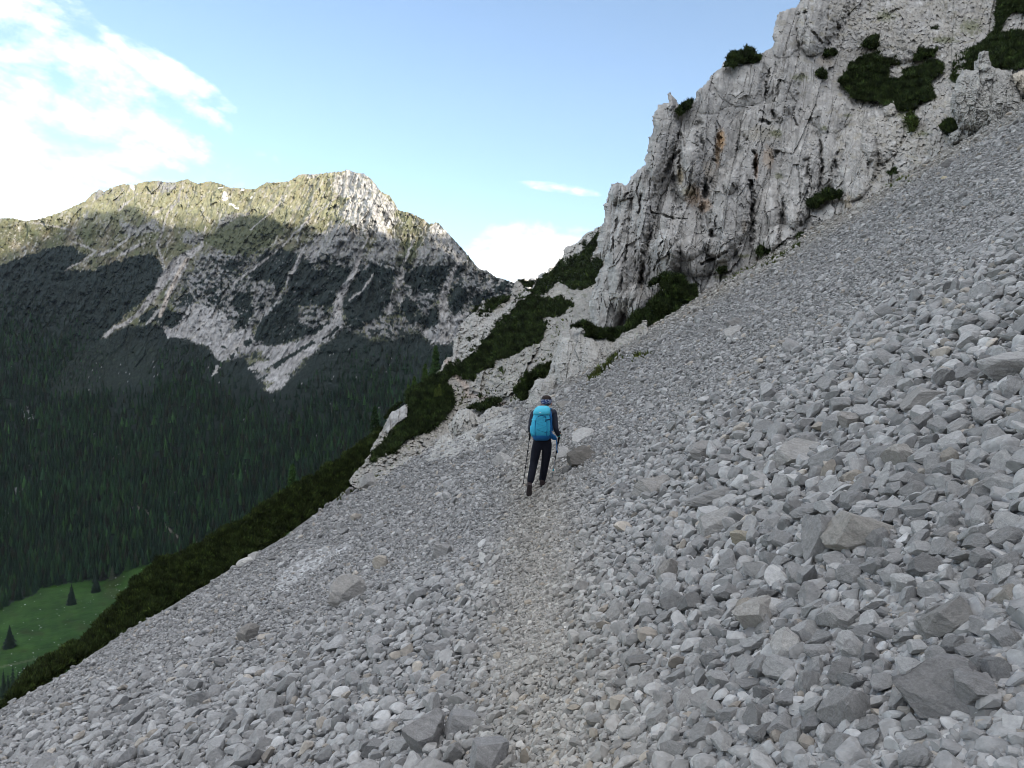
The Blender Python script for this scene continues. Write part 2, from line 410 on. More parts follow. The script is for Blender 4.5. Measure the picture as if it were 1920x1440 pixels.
def mtn_colour(U, V):
    w1 = 5 * noise(U / 17, V / 17, 61) + 4.5 * noise(U / 5, V / 5, 62); w2 = 5 * noise(U / 17, V / 17, 63) + 4 * noise(U / 5, V / 4, 64)
    u, v = U + w1, V + w2
    n1 = fbm(U / 30, V / 30, 5, 65); n2 = fbm(U / 5, V / 5, 3, 66); n3 = ridged((U + .5 * V) / 14, V / 30, 4, 67)
    c = np.zeros(U.shape + (3,))
    def lay(mask, rgb):
        nonlocal c
        m = np.clip(mask, 0, 1)[..., None]; c = c * (1 - m) + np.array(rgb) * m
    lay(np.ones(U.shape), (.105, .104, .060))                                  # grass; base darkened so the slope below the shadow edge looks shaded
    lay(sstep(.0, .35, n1), (.16, .142, .095)); lay(sstep(.05, .4, -n1) * .8, (.090, .100, .050))
    lay(sstep(440, 385, V) * .55, (.30, .30, .185))  # sunlight painted in: paler grass on the lit crest
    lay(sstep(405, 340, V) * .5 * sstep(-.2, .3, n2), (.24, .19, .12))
    lay(sstep(.66, .86, n3 + .30 * n2 + .25 * n1 + .10 * sstep(480, 640, U)) * .8, (.34, .33, .31))     # broken rock in the grass
    lay(sstep(.30, .5, n2 + .3 * n1) * .7, (.33, .32, .30))
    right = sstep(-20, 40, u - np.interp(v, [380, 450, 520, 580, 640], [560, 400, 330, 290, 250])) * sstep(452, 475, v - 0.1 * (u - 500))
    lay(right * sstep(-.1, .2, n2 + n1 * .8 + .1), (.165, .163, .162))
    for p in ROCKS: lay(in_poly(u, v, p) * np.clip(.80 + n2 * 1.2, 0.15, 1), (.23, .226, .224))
    for p in ROCKS[:2]: lay(in_poly(u, v, p) * sstep(455, 430, V) * np.clip(.7 + n2 * 1.5, 0, 1), (.42, .41, .39))  # summit and spur rock whitened above the shadow edge, sunlight put into the colour
    for p in GRASSY: lay(in_poly(u, v, p) * np.clip(.9 + n2 * .6, 0, 1), (.070, .078, .042))  # real grass patches, darkened further to paint them shaded
    dark = np.array([.010, .016, .014])
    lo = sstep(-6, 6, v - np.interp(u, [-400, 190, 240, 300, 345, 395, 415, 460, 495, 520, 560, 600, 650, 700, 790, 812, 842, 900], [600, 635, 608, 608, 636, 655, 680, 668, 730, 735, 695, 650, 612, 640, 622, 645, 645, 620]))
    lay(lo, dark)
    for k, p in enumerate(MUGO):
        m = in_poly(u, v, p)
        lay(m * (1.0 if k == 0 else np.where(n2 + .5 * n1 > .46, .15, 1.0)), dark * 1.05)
    stray = (fbm(U / 11, V / 8, 3, 68) > .06) & (V > 474 + 40 * n1) & (U > 300)
    lay(stray * .95 * right, dark)
    lay(sstep(-.15, .1, n1 + .4) * in_poly(u + 2 * w1, v + 2 * w2, SHRUB) * .15, (.022, .029, .019)); lay(in_poly(u, v, SHRUB) * (n2 > .40) * .4, (.05, .06, .03))
    for p in FANS: lay(in_poly(u, v, p) * 1.0, (.29, .283, .277))
    for p in FANS: lay(in_poly(u, v, p) * sstep(.1, .5, fbm((U + V * 1.1) / 12, (V - U) / 60, 3, 69)) * .5, (.36, .33, .29))
    for p in FANHOLES: lay(in_poly(U + w1 * .4, V + w2 * .4, p), dark)
    lay(((noise(U / 7, V / 4.5, 70) > .52) & (V > 590)) * .95 * sstep(0, 20, V - 590 - 0 * U) * (c[..., 0] > .3), dark)
    for pts, w in CHUTES:
        d, pos = poly_dist(U + w1 * .35, V + w2 * .35, pts)
        ww = np.interp(pos, range(len(w)), w) * (1 + .4 * n2)
        lay(sstep(1.35, .75, d / ww), (.31, .297, .285))
    d, pos = poly_dist(U, V, CHUTES[1][0]); lay(sstep(5, 2, d) * .6, (.47, .39, .31))
    for su, sv, ru, rv in SNOW: lay(((u * .5 + U * .5 - su) / ru) ** 2 + ((v * .5 + V * .5 - sv) / rv) ** 2 < 1, (.9, .9, .92))
    # dots of pale stone in the woods
    lay(((noise(U / 3.3, V / 3.3, 72) > .72) & (noise(U / 40, V / 40, 73) > .15) & (V > 640) & (V < 1000)) * .6, (.34, .33, .34))
    d, pos = poly_dist(U, V, [(258, 950), (300, 975), (322, 998), (345, 1015), (380, 1020)]); lay(sstep(3, 1, d) * .8, (.2, .18, .16))
    for bx, by, br in [(3, 975, 12), (35, 915, 8), (52, 775, 7)]: lay((np.hypot(u - bx, (v - by) * .6) < br) * .7, (.3, .3, .31))
    rk = (c.min(-1) > .2)[..., None]; c = np.where(rk, c * np.clip(1 + .55 * fbm((U + .4 * V) / 6, V / 11, 4, 78)[..., None] - .35 * sstep(.55, .85, ridged((U + .35 * V) / 10, V / 22, 3, 79))[..., None], .45, 1.4), c)
    mead = in_poly(U, V + w2 * .3, MEADOW)
    lay(mead, (.017, .047, .008)); lay(mead * sstep(-.2, .4, n1), (.027, .064, .012)); lay(mead * sstep(.1, .5, fbm(U / 60, V / 25, 3, 75)) * .7, (.024, .036, .010))
    d, pos = poly_dist(U, V, [(-60, 1262), (0, 1251), (50, 1240), (110, 1222), (150, 1215)]); lay(sstep(2.2, 1, d + n2) * .3, (.15, .15, .10))
    return c

def build_mountain():
    st = 1.7
    us = np.arange(-330, 1260, st); nr = 560
    t = np.linspace(0, 1, nr)
    U = np.repeat(us[None], nr, 0); top = sky_v(us)
    Vv = 1800 + (top[None] - 1800) * (1 - (1 - t[:, None]) ** 1.15)
    Y = mtn_depth(U, Vv)
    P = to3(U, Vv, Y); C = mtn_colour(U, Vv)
    # the far side falls away behind the ridge
    back = [P]; cb = [C]
    for k, (dy, dz) in enumerate([(60, -8), (250, -120), (900, -600), (2600, -1500)]):
        b = P[-1:].copy() * 1.0; b[..., 1] += dy; b[..., 0] *= (1 + dy / 3000); b[..., 2] += dz
        back.append(b); cb.append(C[-1:])
    P = np.concatenate(back); C = np.concatenate(cb)
    idx = np.arange(P.shape[0] * P.shape[1]).reshape(P.shape[:2])
    Q = np.stack([idx[:-1, :-1], idx[:-1, 1:], idx[1:, 1:], idx[1:, :-1]], -1).reshape(-1, 4)
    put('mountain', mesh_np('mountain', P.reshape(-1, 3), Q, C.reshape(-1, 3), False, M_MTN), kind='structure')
build_mountain()

# a paler peak farther off, seen in the gap
def build_far_peak():
    us = np.arange(850, 1250, 2.0)
    top = np.interp(us, [850, 940, 965, 985, 1000, 1015, 1030, 1060, 1100, 1250], [560, 535, 527, 521, 520, 513, 503, 492, 500, 560]) + 3 * noise(us / 9, us * 0, 81)
    nr = 60; t = np.linspace(0, 1, nr)[:, None]
    U = np.repeat(us[None], nr, 0); V = 700 + (top[None] - 700) * t
    Y = 6200 + 900 * t + 220 * fbm(U / 14, V / 14, 4, 82)
    snow = sstep(-.1, .3, fbm(U / 9, V / 9, 4, 83) + .25)[..., None]
    C = np.array([.32, .30, .27]) * (1 - snow) + np.array([.8, .79, .78]) * snow
    P = to3(U, V, Y); b = P[-1:].copy(); b[..., 1] += 1500; b[..., 2] -= 900
    P = np.concatenate([P, b]); C = np.concatenate([C, C[-1:]])
    idx = np.arange(P.shape[0] * P.shape[1]).reshape(P.shape[:2])
    Q = np.stack([idx[:-1, :-1], idx[:-1, 1:], idx[1:, 1:], idx[1:, :-1]], -1).reshape(-1, 4)
    put('far_mountain', mesh_np('far_mountain', P.reshape(-1, 3), Q, C.reshape(-1, 3), False, M_MTN), kind='structure')
build_far_peak()

# the range at our back, whose skyline throws the shadow across the valley
SUN_AZ, SUN_EL = math.radians(136), math.radians(16)
L = np.array([math.sin(SUN_AZ) * math.cos(SUN_EL), math.cos(SUN_AZ) * math.cos(SUN_EL), math.sin(SUN_EL)])
EDGE = [(-200, 520), (0, 482), (60, 452), (110, 430), (150, 407), (180, 394), (215, 398), (232, 388), (250, 383), (265, 400), (282, 408), (310, 424), (350, 424), (375, 434), (386, 442), (400, 425), (415, 411), (440, 404), (470, 408), (502, 397), (517, 411), (537, 424), (560, 421), (590, 432), (615, 423), (645, 414), (665, 426), (680, 442), (710, 438), (725, 428), (745, 443), (770, 451), (790, 446), (812, 436), (827, 448), (845, 471), (870, 491), (887, 498), (960, 540), (1100, 600)]
def build_range():
    D = 4000.0                                     # the crest's distance from the camera, towards the sun
    hx = np.array([math.sin(SUN_AZ), math.cos(SUN_AZ)]); side = np.array([-hx[1], hx[0]])
    pts = []
    for u, v in EDGE:
        P = to3(u, v, mtn_depth(np.array([u * 1.0]), np.array([v * 1.0]))[0]).reshape(3)
        t = (D - P[:2] @ hx) / (L[:2] @ hx)
        R = P + t * L
        pts.append((R[:2] @ side, R[2]))
    pts.sort()
    s = np.array([p[0] for p in pts]); z = np.array([p[1] for p in pts])
    ss = np.concatenate([np.linspace(-9500, s[0] - 100, 30), np.arange(s[0], s[-1], 8), np.linspace(s[-1] + 100, 9500, 30)])
    zz = np.interp(ss, s, z)
    zz = np.where(ss < s[0], z[0] + 120 * (1 - np.exp((ss - s[0]) / 900)), zz); zz = np.where(ss > s[-1], z[-1] + 120 * (1 - np.exp((s[-1] - ss) / 900)), zz)
    rows = []
    for k, (d, f) in enumerate([(-2300, -.30), (-1500, .12), (-900, .42), (-400, .74), (-120, .93), (0, 1.0), (250, .9), (900, .4), (1900, -.3)]):
        dd = D + d + (60 * noise(ss / 300, ss * 0 + k, 91) if d else 0)
        zr = zz * f + (40 * noise(ss / 220, ss * 0 + k * 3, 92) if d else 0)
        rows.append(np.stack([hx[0] * dd + side[0] * ss, hx[1] * dd + side[1] * ss, zr], -1))
    P = np.array(rows); idx = np.arange(P.shape[0] * P.shape[1]).reshape(P.shape[:2])
    Q = np.stack([idx[:-1, :-1], idx[:-1, 1:], idx[1:, 1:], idx[1:, :-1]], -1).reshape(-1, 4)
    C = np.full((P.shape[0] * P.shape[1], 3), .3)
    put('mountain_range', mesh_np('mountain_range', P.reshape(-1, 3), Q, C, True, M_MTN), kind='structure')
build_range()
# ================================================================== rock faces above the scree
def face_noise(U, V, Y, big=1.0, sx=1.0, lean=0.18, seed=100):
    """blocks, columns and cracks of a limestone wall, in metres"""
    X = (U - CX) / F * 50; Z = (CY - V) / F * 50
    Xs = X - lean * Z
    Xs = Xs + .16 * noise(X / 1.6, Z / 2.4, seed) + .03 * noise(X / .3, Z / .3, seed + 3); Zs = Z + .20 * noise(X / 2.3 + 9, Z / 2.3, seed + 1)
    h, e, c = facets(Xs / (2.3 * sx), Zs / 8.5, seed + 2, .60, .60); d = big * (h + .12 * (1 - sstep(0, .05, e)) * (c > .6))
    h, e, c = facets(Xs / (.95 * sx), Zs / 3.2, seed + 12, .30, .22); d = d + h + .20 * (1 - sstep(0, .07, e)) * (c > .55)
    h, e, c = facets(Xs / .50, Zs / .78, seed + 22, .11, .075); d = d + h + .09 * (1 - sstep(0, .10, e)) * (c > .4)
    h, e, c = facets(Xs / .21, Zs / .29, seed + 32, .05, .035); d = d + h
    d = d + .10 * fbm(X / .45, Z / .6, 3, seed + 11) + .35 * fbm(X / 4, Z / 3, 3, seed + 40)
    return d

CRACKS = [  # pixels, width, depth in metres
 ([(1330, 325), (1322, 400), (1332, 455)], 11, 1.5), ([(1462, 370), (1470, 440)], 9, 1.3), ([(1524, 235), (1512, 300), (1506, 390)], 9, 1.3), ([(1588, 245), (1562, 335), (1552, 360)], 9, 1.3), ([(1640, 215), (1634, 250), (1654, 335)], 9, 1.2), ([(1196, 330), (1185, 380), (1158, 480)], 8, 1.2), ([(1262, 320), (1270, 390), (1262, 420)], 9, 1.3), ([(1222, 420), (1205, 480)], 7, 1.0), ([(1310, 215), (1316, 300)], 8, 1.1), ([(1395, 245), (1385, 300)], 9, 1.1), ([(1485, 150), (1478, 240)], 9, 1.2), ([(1440, 100), (1425, 200)], 8, 1.0),
 ([(1272, 247), (1276, 281), (1257, 300), (1249, 331)], 4, 2.0), ([(1276, 281), (1275, 320), (1277, 345)], 4, 1.6), ([(1347, 247), (1344, 289), (1338, 306)], 6, 1.6), ([(1415, 279), (1416, 305), (1416, 333)], 3.4, 2.6), ([(1404, 335), (1412, 365), (1410, 398), (1411, 425), (1409, 456)], 5, 2.6),
 ([(1535, 244), (1541, 305), (1544, 345)], 3.2, 2.2), ([(1571, 280), (1554, 330)], 3, 1.8), ([(1631, 299), (1631, 324)], 3, 1.8), ([(1606, -20), (1590, 30), (1568, 65), (1545, 86)], 7, 2.6), ([(1506, 14), (1516, 50), (1529, 68), (1543, 87)], 4, 1.5),
 ([(1442, 127), (1432, 193)], 2.4, 1.5), ([(1463, 143), (1451, 206)], 2.4, 1.4), ([(1203, 359), (1197, 409)], 2.6, 1.6), ([(1230, 344), (1224, 361)], 3, 1.4), ([(1207, 469), (1203, 507), (1196, 550)], 5, 2.0), ([(1242, 444), (1234, 490), (1226, 510)], 2.6, 1.4),
 ([(1309, 496), (1340, 486), (1372, 464)], 3, 2.0), ([(1215, 396), (1257, 409), (1290, 412)], 2.2, 1.2), ([(1160, 400), (1150, 450), (1140, 520)], 2.5, 1.1), ([(1185, 400), (1172, 480), (1160, 560)], 2.5, 1.2), ([(1502, 395), (1498, 430)], 5, 1.8), ([(1512, 290), (1515, 340)], 5, 1.4),
 ([(1460, 280), (1448, 300)], 3, 1.3), ([(1300, 300), (1292, 350), (1286, 370)], 3, 1.2), ([(1320, 330), (1322, 380)], 6, 1.3), ([(1343, 400), (1341, 430)], 2.5, 1.4), ([(1455, 225), (1448, 205)], 6, 1.6), ([(1420, 225), (1446, 232)], 4, 1.6), ([(1490, 215), (1496, 240)], 3, 1.3), ([(1630, 270), (1618, 240)], 4, 1.4),
 ([(1180, 360), (1168, 372)], 2.5, 1.2), ([(1165, 390), (1150, 384), (1138, 378)], 2.2, 1.0), ([(1700, 10), (1640, 40)], 2.5, 1.0), ([(1660, 0), (1664, 40)], 2.5, 1.0), ([(1290, 505), (1310, 540)], 2.5, 1.2), ([(1230, 440), (1218, 475), (1215, 500)], 2.2, 1.0), ([(1259, 455), (1250, 500)], 2.2, 1.0)]
BULGES = [  # u, v, ru, rv, metres
 (1362, 400, 46, 92, 2.3), (1372, 330, 16, 34, 1.0), (1437, 420, 30, 70, 1.5), (1500, 330, 38, 100, 1.9), (1553, 300, 16, 55, 1.0), (1600, 310, 46, 70, 1.6), (1655, 250, 40, 55, 1.3), (1241, 265, 30, 75, 1.4), (1290, 305, 26, 70, 1.5), (1220, 320, 26, 55, 1.1), (1668, 202, 14, 16, 1.3), (1462, 460, 30, 40, 1.5), (1485, 425, 22, 40, 1.0),
 (1158, 362, 16, 18, 1.2), (1180, 450, 36, 140, 1.6), (1212, 430, 18, 120, .9), (1250, 440, 28, 80, 1.2), (1240, 500, 34, 70, 1.3), (1140, 560, 34, 90, 1.4), (1290, 440, 40, 50, 1.0), (1310, 480, 60, 40, 1.2), (1530, 45, 34, 60, 2.2), (1475, 55, 34, 55, 1.0), (1400, 150, 60, 50, .6), (1335, 165, 40, 50, .5), (1475, 160, 24, 70, 1.0), (1560, 210, 40, 40, 1.0), (1690, 60, 90, 60, 1.4), (1620, 370, 40, 34, 1.2), (1560, 400, 40, 40, .9), (1195, 565, 30, 34, 1.6), (1410, 347, 10, 11, -.1), (1408, 372, 9, 9, .5), (1258, 192, 9, 16, .8)]
CLIFF = [(1105, 640), (1107, 560), (1112, 535), (1122, 511), (1130, 486), (1111, 484), (1111, 473), (1120, 468), (1120, 448), (1130, 413), (1132, 386), (1140, 375), (1137, 361), (1147, 347), (1165, 343), (1172, 346), (1184, 335), (1203, 314), (1209, 293), (1216, 285), (1217, 258), (1224, 233), (1228, 212), (1232, 194), (1250, 190), (1252, 179), (1258, 173), (1264, 180), (1270, 187), (1278, 194), (1288, 190), (1292, 182), (1301, 187), (1320, 158), (1334, 139), (1347, 130), (1359, 118), (1382, 112), (1422, 108), (1427, 95), (1445, 91), (1449, 79), (1448, 60), (1454, 31), (1464, 20), (1493, 15), (1499, 0), (1506, -60), (1530, -130), (2070, -130), (2070, 160), (1920, 260), (1700, 380), (1500, 520), (1300, 640), (1190, 710), (1110, 690)]
CLIFF_D = TPS([(1110, 620, 51), (1180, 640, 48.5), (1240, 600, 48.2), (1300, 560, 48.3), (1400, 500, 48.8), (1500, 440, 48.8), (1600, 370, 48.5), (1700, 300, 47.5), (1800, 245, 46), (1920, 200, 43), (2050, 120, 41), (1235, 195, 59), (1370, 115, 63), (1455, 85, 65), (1460, 20, 70), (1600, -100, 84), (1900, -100, 76), (1140, 360, 57), (1120, 470, 54), (1650, 160, 64), (1760, 150, 60), (1840, 130, 56), (1900, 60, 62), (1410, 330, 55), (1300, 400, 53), (1540, 280, 55), (1640, 230, 57), (1720, 220, 54), (1250, 470, 51.5), (1560, 130, 66), (1700, 60, 70)])

def cliff_disp(U, V, Y):
    wu = U + 3 * noise(U / 12, V / 12, 121) + 1.6 * noise(U / 4, V / 5, 126); wv = V + 3 * noise(U / 12, V / 12, 122)
    soft = sstep(1540, 1680, U + (250 - V) * .3) * .8                   # the gentler, broken upper right
    d = face_noise(U, V, Y) * (1 - soft * .5)
    h_, e_, c_ = facets(U / 7, V / 5, 127, .3, .22); d = d + .9 * noise(U / 55 - V / 400, V / 210, 128) + .45 * noise(U / 24 - V / 150, V / 90, 129); d = d + soft * (.35 * fbm((U) / 9, V / 7, 4, 123) + h_)
    for u, v, ru, rv, h in BULGES:
        r = np.sqrt(((wu - u - .12 * (v - wv)) / ru) ** 2 + ((wv - v) / rv) ** 2)
        d = d - 1.35 * h * np.clip(1 - r * r, 0, 1) ** .6
    for pts, w, dep in CRACKS:
        q, pos = poly_dist(wu, wv, pts)
        m_ = len(pts) - 1; vary = (.55 + .6 * noise(wu / 9, wv / 16, 124)) * sstep(0, .25, pos) * sstep(m_, m_ - .25, pos)
        d = d + np.clip(.75 * dep * vary, 0, None) * sstep(1.25 * w, .35 * w, q * (1 + .35 * noise(U / 4, V / 4, 125)))
    return d

STAINS = [(1352, 262, 9, 20, (.42, .24, .09), .75), (1345, 290, 5, 26, (.33, .22, .12), .7), (1300, 368, 16, 20, (.40, .27, .17), .6), (1322, 385, 12, 14, (.42, .28, .18), .6), (1276, 330, 7, 18, (.36, .29, .17), .6), (1440, 295, 12, 22, (.40, .28, .18), .45), (1418, 310, 4, 26, (.20, .12, .07), .8), (1330, 320, 12, 20, (.33, .27, .2), .4), (1590, 385, 8, 22, (.36, .27, .16), .5), (1395, 425, 5, 14, (.36, .28, .18), .3), (1203, 520, 4, 26, (.36, .29, .21), .5), (1550, 112, 20, 14, (.36, .28, .2), .4), (1430, 250, 40, 16, (.32, .29, .23), .45), (1290, 360, 14, 10, (.3, .28, .16), .4)]
def cliff_colour(U, V, Y):
    n = fbm(U / 22, V / 22, 4, 131)[..., None]; s = fbm((U + .1 * V) / 7, V / 40, 4, 132)[..., None]; k = fbm(U / 4, V / 4, 3, 136)[..., None]
    c = np.array([.34, .328, .312]) * (1 + .30 * n + .20 * s + .10 * k)
    c = c * (1 - .30 * sstep(.10, .5, fbm((U + .12 * V) / 9, V / 55, 4, 133))[..., None])          # grey water streaks
    c = c + np.array([.10, .10, .10]) * sstep(.15, .4, fbm(U / 10, V / 13, 3, 134))[..., None]
    for u, v, ru, rv, rgb, a in STAINS:
        r = np.sqrt(((U - u) / ru) ** 2 + ((V - v) / rv) ** 2) + .45 * fbm(U / 6, V / 6, 3, 135)
        m = (sstep(1.35, .4, r) * min(1, a * .95))[..., None]; c = c * (1 - m) + np.array(rgb) * m
    # soil and thin grass on ledges
    gy = np.gradient(Y, axis=0); led = sstep(-.12, -.30, gy)[..., None] * .0
    g = (sstep(.12, .42, fbm(U / 18, V / 12, 4, 137)) * sstep(1480, 1640, U + (300 - V) * .4))[..., None]
    c = c * (1 - .75 * g) + np.array([.26, .24, .19]) * .75 * g; so = (sstep(1540, 1680, U + (250 - V) * .3) * sstep(-.35, .25, fbm(U / 30, V / 22, 4, 139)))[..., None] * .6; c = c * (1 - so) + np.array([.33, .31, .275]) * (1 + .5 * k) * so
    for (u, v, ru, rv) in [(1660, 30, 22, 12), (1820, 50, 26, 18), (1455, 250, 14, 10), (1702, 232, 12, 20), (1545, 240, 10, 6), (1590, 216, 10, 5), (1770, 75, 30, 8), (1690, 215, 14, 8), (1730, 250, 16, 7), (1500, 145, 20, 8), (1610, 118, 24, 6), (1460, 330, 10, 8), (1395, 480, 20, 5), (1355, 520, 24, 5)]:
        m = (sstep(1.1, .3, np.hypot((U - u) / ru, (V - v) / rv) + .8 * fbm(U / 5, V / 5, 3, 138)) * .7)[..., None]
        c = c * (1 - m) + np.array([.12, .13, .06]) * m
    return np.clip(c, .05, .70)

def soft_colour(seed, base=(.43, .42, .40), grass=.5):
    def f(U, V, Y):
        n = fbm(U / 16, V / 16, 4, seed)[..., None]; s = fbm(U / 4, V / 5, 3, seed + 1)[..., None]
        c = np.array(base) * (1 + .3 * n + .28 * s)
        g = (sstep(.22, .5, fbm(U / 10, V / 6, 4, seed + 2)) * grass)[..., None]
        return np.clip(c * (1 - g) + np.array([.13, .135, .07]) * g, .05, .62)
    return f

put('cliff', relief('cliff', CLIFF, CLIFF_D, 1.5, cliff_disp, cliff_colour, warp=3.5, rounding=16, round_m=2.2, back=.2, mat=M_ROCK), kind='structure')

# the stony slope with the pines and the path, between the scree and the skyline ridge
SLOPE = [(655, 905), (690, 850), (722, 792), (760, 757), (800, 716), (828, 692), (828, 684), (836, 672), (846, 672), (850, 655), (852, 640), (857, 622), (862, 608), (878, 592), (888, 582), (897, 568), (903, 561), (912, 562), (915, 575), (930, 575), (950, 560), (957, 553), (959, 545), (965, 528), (972, 525), (978, 535), (990, 545), (1000, 528), (1008, 521), (1016, 520), (1035, 505), (1055, 488), (1056, 468), (1062, 461), (1077, 454), (1088, 447), (1097, 437), (1113, 429), (1128, 424), (1160, 420), (1215, 440), (1215, 650), (1120, 700), (1060, 770), (980, 830), (860, 900), (700, 940)]
SLOPE_D = TPS([(690, 860, 44), (720, 795, 52), (760, 830, 46), (800, 830, 46.5), (860, 790, 54), (900, 770, 57), (960, 775, 50), (1000, 752, 48), (1060, 690, 49), (1105, 640, 52), (1160, 600, 54), (800, 716, 66), (836, 672, 80), (862, 608, 88), (897, 568, 95), (957, 553, 100), (970, 525, 106), (1035, 503, 112), (1060, 462, 118), (1115, 430, 120), (1110, 500, 100), (1100, 560, 74), (1060, 590, 72), (1010, 640, 66), (950, 700, 62), (880, 715, 70), (890, 650, 80), (980, 600, 84), (1190, 450, 95), (1190, 550, 62)])
def slope_disp(U, V, Y):
    d = .9 * fbm(U / 40, V / 30, 4, 141) + .8 * fbm(U / 10, V / 9, 5, 142)
    f1, f2, c = worley(U / 6, V / 4.5, 145); d = d - (c - .5) * .7 - .5 * (1 - f1)
    rock = np.zeros(U.shape)
    for p in [[(845, 680), (850, 650), (862, 605), (880, 588), (900, 560), (915, 560), (935, 590), (970, 555), (955, 545), (968, 522), (1010, 520), (1000, 545), (930, 610), (890, 660), (850, 690)], [(1050, 500), (1055, 465), (1095, 435), (1125, 425), (1095, 470)], [(880, 760), (900, 700), (1020, 640), (1040, 600), (1010, 650), (960, 740)], [(1018, 540), (1055, 525), (1060, 550), (1030, 570)]]:
        rock = np.maximum(rock, in_poly(U + 5 * noise(U / 12, V / 12, 143), V + 5 * noise(U / 12, V / 12, 144), p) * 1.0)
    b = face_noise(U * 1.2, V * 1.2, Y, big=.8, seed=150) 
    d = d + rock * (b * 1.1 - .9)
    q, pos = poly_dist(U, V, PATH_PX); d = d + .5 * sstep(9, 3, q)
    return d
PATH_PX = [(838, 678), (850, 690), (856, 704), (868, 716), (878, 728), (872, 745), (890, 742), (915, 747), (935, 752), (948, 762), (968, 768), (985, 765), (1000, 762)]
def slope_colour(U, V, Y):
    c = soft_colour(160, (.29, .275, .25), .75)(U, V, Y)
    q, pos = poly_dist(U + 4 * noise(U / 8, V / 8, 161), V + 3 * noise(U / 8, V / 8, 162), PATH_PX)
    m = (sstep(9, 3, q) * .75 * (pos < 4) + sstep(4, 2, q) * .7 * (pos >= 4))[..., None]
    c = c * (1 - m) + np.array([.36, .30, .26]) * m
    for p, rgb in [([(845, 690), (850, 650), (862, 605), (880, 588), (900, 560), (930, 590), (1010, 520), (1000, 545), (930, 610), (890, 660)], (.37, .36, .34)), ([(1050, 500), (1055, 465), (1095, 435), (1130, 420), (1095, 470)], (.37, .36, .34))]:
        k = (in_poly(U, V, p) * .7)[..., None]; c = c * (1 - k) + np.array(rgb) * k * (1 + .4 * fbm(U / 5, V / 5, 3, 163)[..., None])
    return c
put('stony_slope', relief('stony_slope', SLOPE, SLOPE_D, 1.5, slope_disp, slope_colour, warp=2.5, rounding=8, round_m=1.5, back=.25, mat=M_ROCK), kind='structure')

def outcrop(name, poly, depth, label, bump=.9, seed=200, step=1.3, bulge=None, warp=2.5, round_m=1.4, rounding=14, col=(.33, .32, .30), grass=.3, back=.06):
    def disp(U, V, Y):
        d = face_noise(U * 2.4, V * 4.6, Y, big=bump, seed=seed, lean=.05) * .62
        d = d + .12 * fbm(U / 4, V / 4, 3, seed + 2)
        for u, v, ru, rv, h in bulge or []:
            r = np.hypot((U - u) / ru, (V - v) / rv); d = d - h * np.sqrt(np.clip(1 - r * r, 0, 1))
        return d
    me = relief(name, poly, depth, step, disp, soft_colour(seed, col, grass), warp=warp, seed=seed, rounding=rounding, round_m=round_m, back=back, mat=M_ROCK)
    c = recentre(me)
    return put(name, me, label, 'rock outcrop', loc=c)

outcrop('rock_outcrop', [(985, 760), (990, 740), (1002, 711), (1009, 708), (1022, 711), (1032, 690), (1034, 675), (1047, 642), (1057, 621), (1065, 614), (1082, 612), (1097, 614), (1101, 625), (1116, 634), (1131, 634), (1135, 625), (1144, 629), (1147, 640), (1165, 658), (1170, 690), (1100, 750), (1040, 800), (985, 800)],
        TPS([(985, 760, 39), (1040, 740, 40), (1100, 700, 42), (1165, 665, 43), (1065, 615, 48), (1140, 630, 47.5), (1034, 680, 44), (1080, 660, 44.5)]), 'pale craggy rock outcrop rising from the scree just above the hiker', seed=210, bulge=[(1085, 690, 45, 70, 1.6), (1015, 735, 22, 34, 1.2), (1120, 670, 30, 40, .9)])
def _d3(U, V):
    s = scree_depth(U, V); s = np.where(np.isnan(s), 60, s); return np.minimum(s, 47 - (V - 770) * .05) - .35
outcrop('rock_outcrop', [(857, 770), (866, 764), (877, 766), (888, 774), (897, 780), (913, 765), (928, 760), (940, 762), (963, 770), (977, 782), (960, 800), (930, 815), (900, 838), (850, 860), (800, 868), (790, 858), (815, 832), (828, 815), (845, 808), (840, 795)],
        _d3, 'low pale rock outcrop half buried in scree below the path', bump=.35, seed=220, bulge=[(870, 795, 22, 30, 1.0), (930, 785, 40, 22, .7), (830, 840, 34, 20, .5)], round_m=.8, back=.03)
outcrop('rock_outcrop', [(1779, 214), (1785, 167), (1803, 133), (1824, 130), (1824, 117), (1828, 114), (1834, 94), (1855, 94), (1860, 120), (1876, 130), (1899, 135), (1908, 160), (1917, 190), (1900, 230), (1837, 250), (1798, 240)],
        TPS([(1779, 215, 43), (1830, 225, 42.5), (1900, 205, 41), (1840, 95, 46), (1800, 140, 45.5), (1900, 140, 44)]), 'stubby grey rock tower with a squared block on its top', seed=230, bulge=[(1840, 180, 60, 60, 1.2), (1845, 112, 18, 22, .8)], back=.08)
outcrop('boulder', [(1777, 260), (1784, 250), (1795, 242), (1812, 233), (1824, 228), (1831, 238), (1828, 252), (1810, 262), (1785, 272)], TPS([(1777, 262, 43), (1830, 245, 42), (1800, 240, 43)]), 'rounded pale boulder below a dwarf pine at the upper scree edge', bump=.2, seed=240, warp=1.2, round_m=.9)
outcrop('boulder', [(1897, 140), (1915, 132), (1960, 135), (1960, 175), (1912, 172), (1902, 160)], TPS([(1900, 165, 42.5), (1950, 165, 41), (1920, 135, 43)]), 'tan block leaning on the right side of the rock tower', bump=.2, seed=245, warp=1.2, round_m=.7, col=(.42, .38, .32))
outcrop('rock_outcrop', [(721, 808), (724, 786), (735, 772), (750, 762), (758, 757), (763, 763), (762, 778), (764, 782), (752, 794), (743, 798), (726, 814)],
        TPS([(721, 808, 49), (760, 760, 53), (740, 800, 49)]), 'white rock slab jutting from the dark pines left of the hiker', bump=.7, seed=250, step=0.8, warp=1.5, rounding=8, col=(.33, .32, .31), grass=.05)
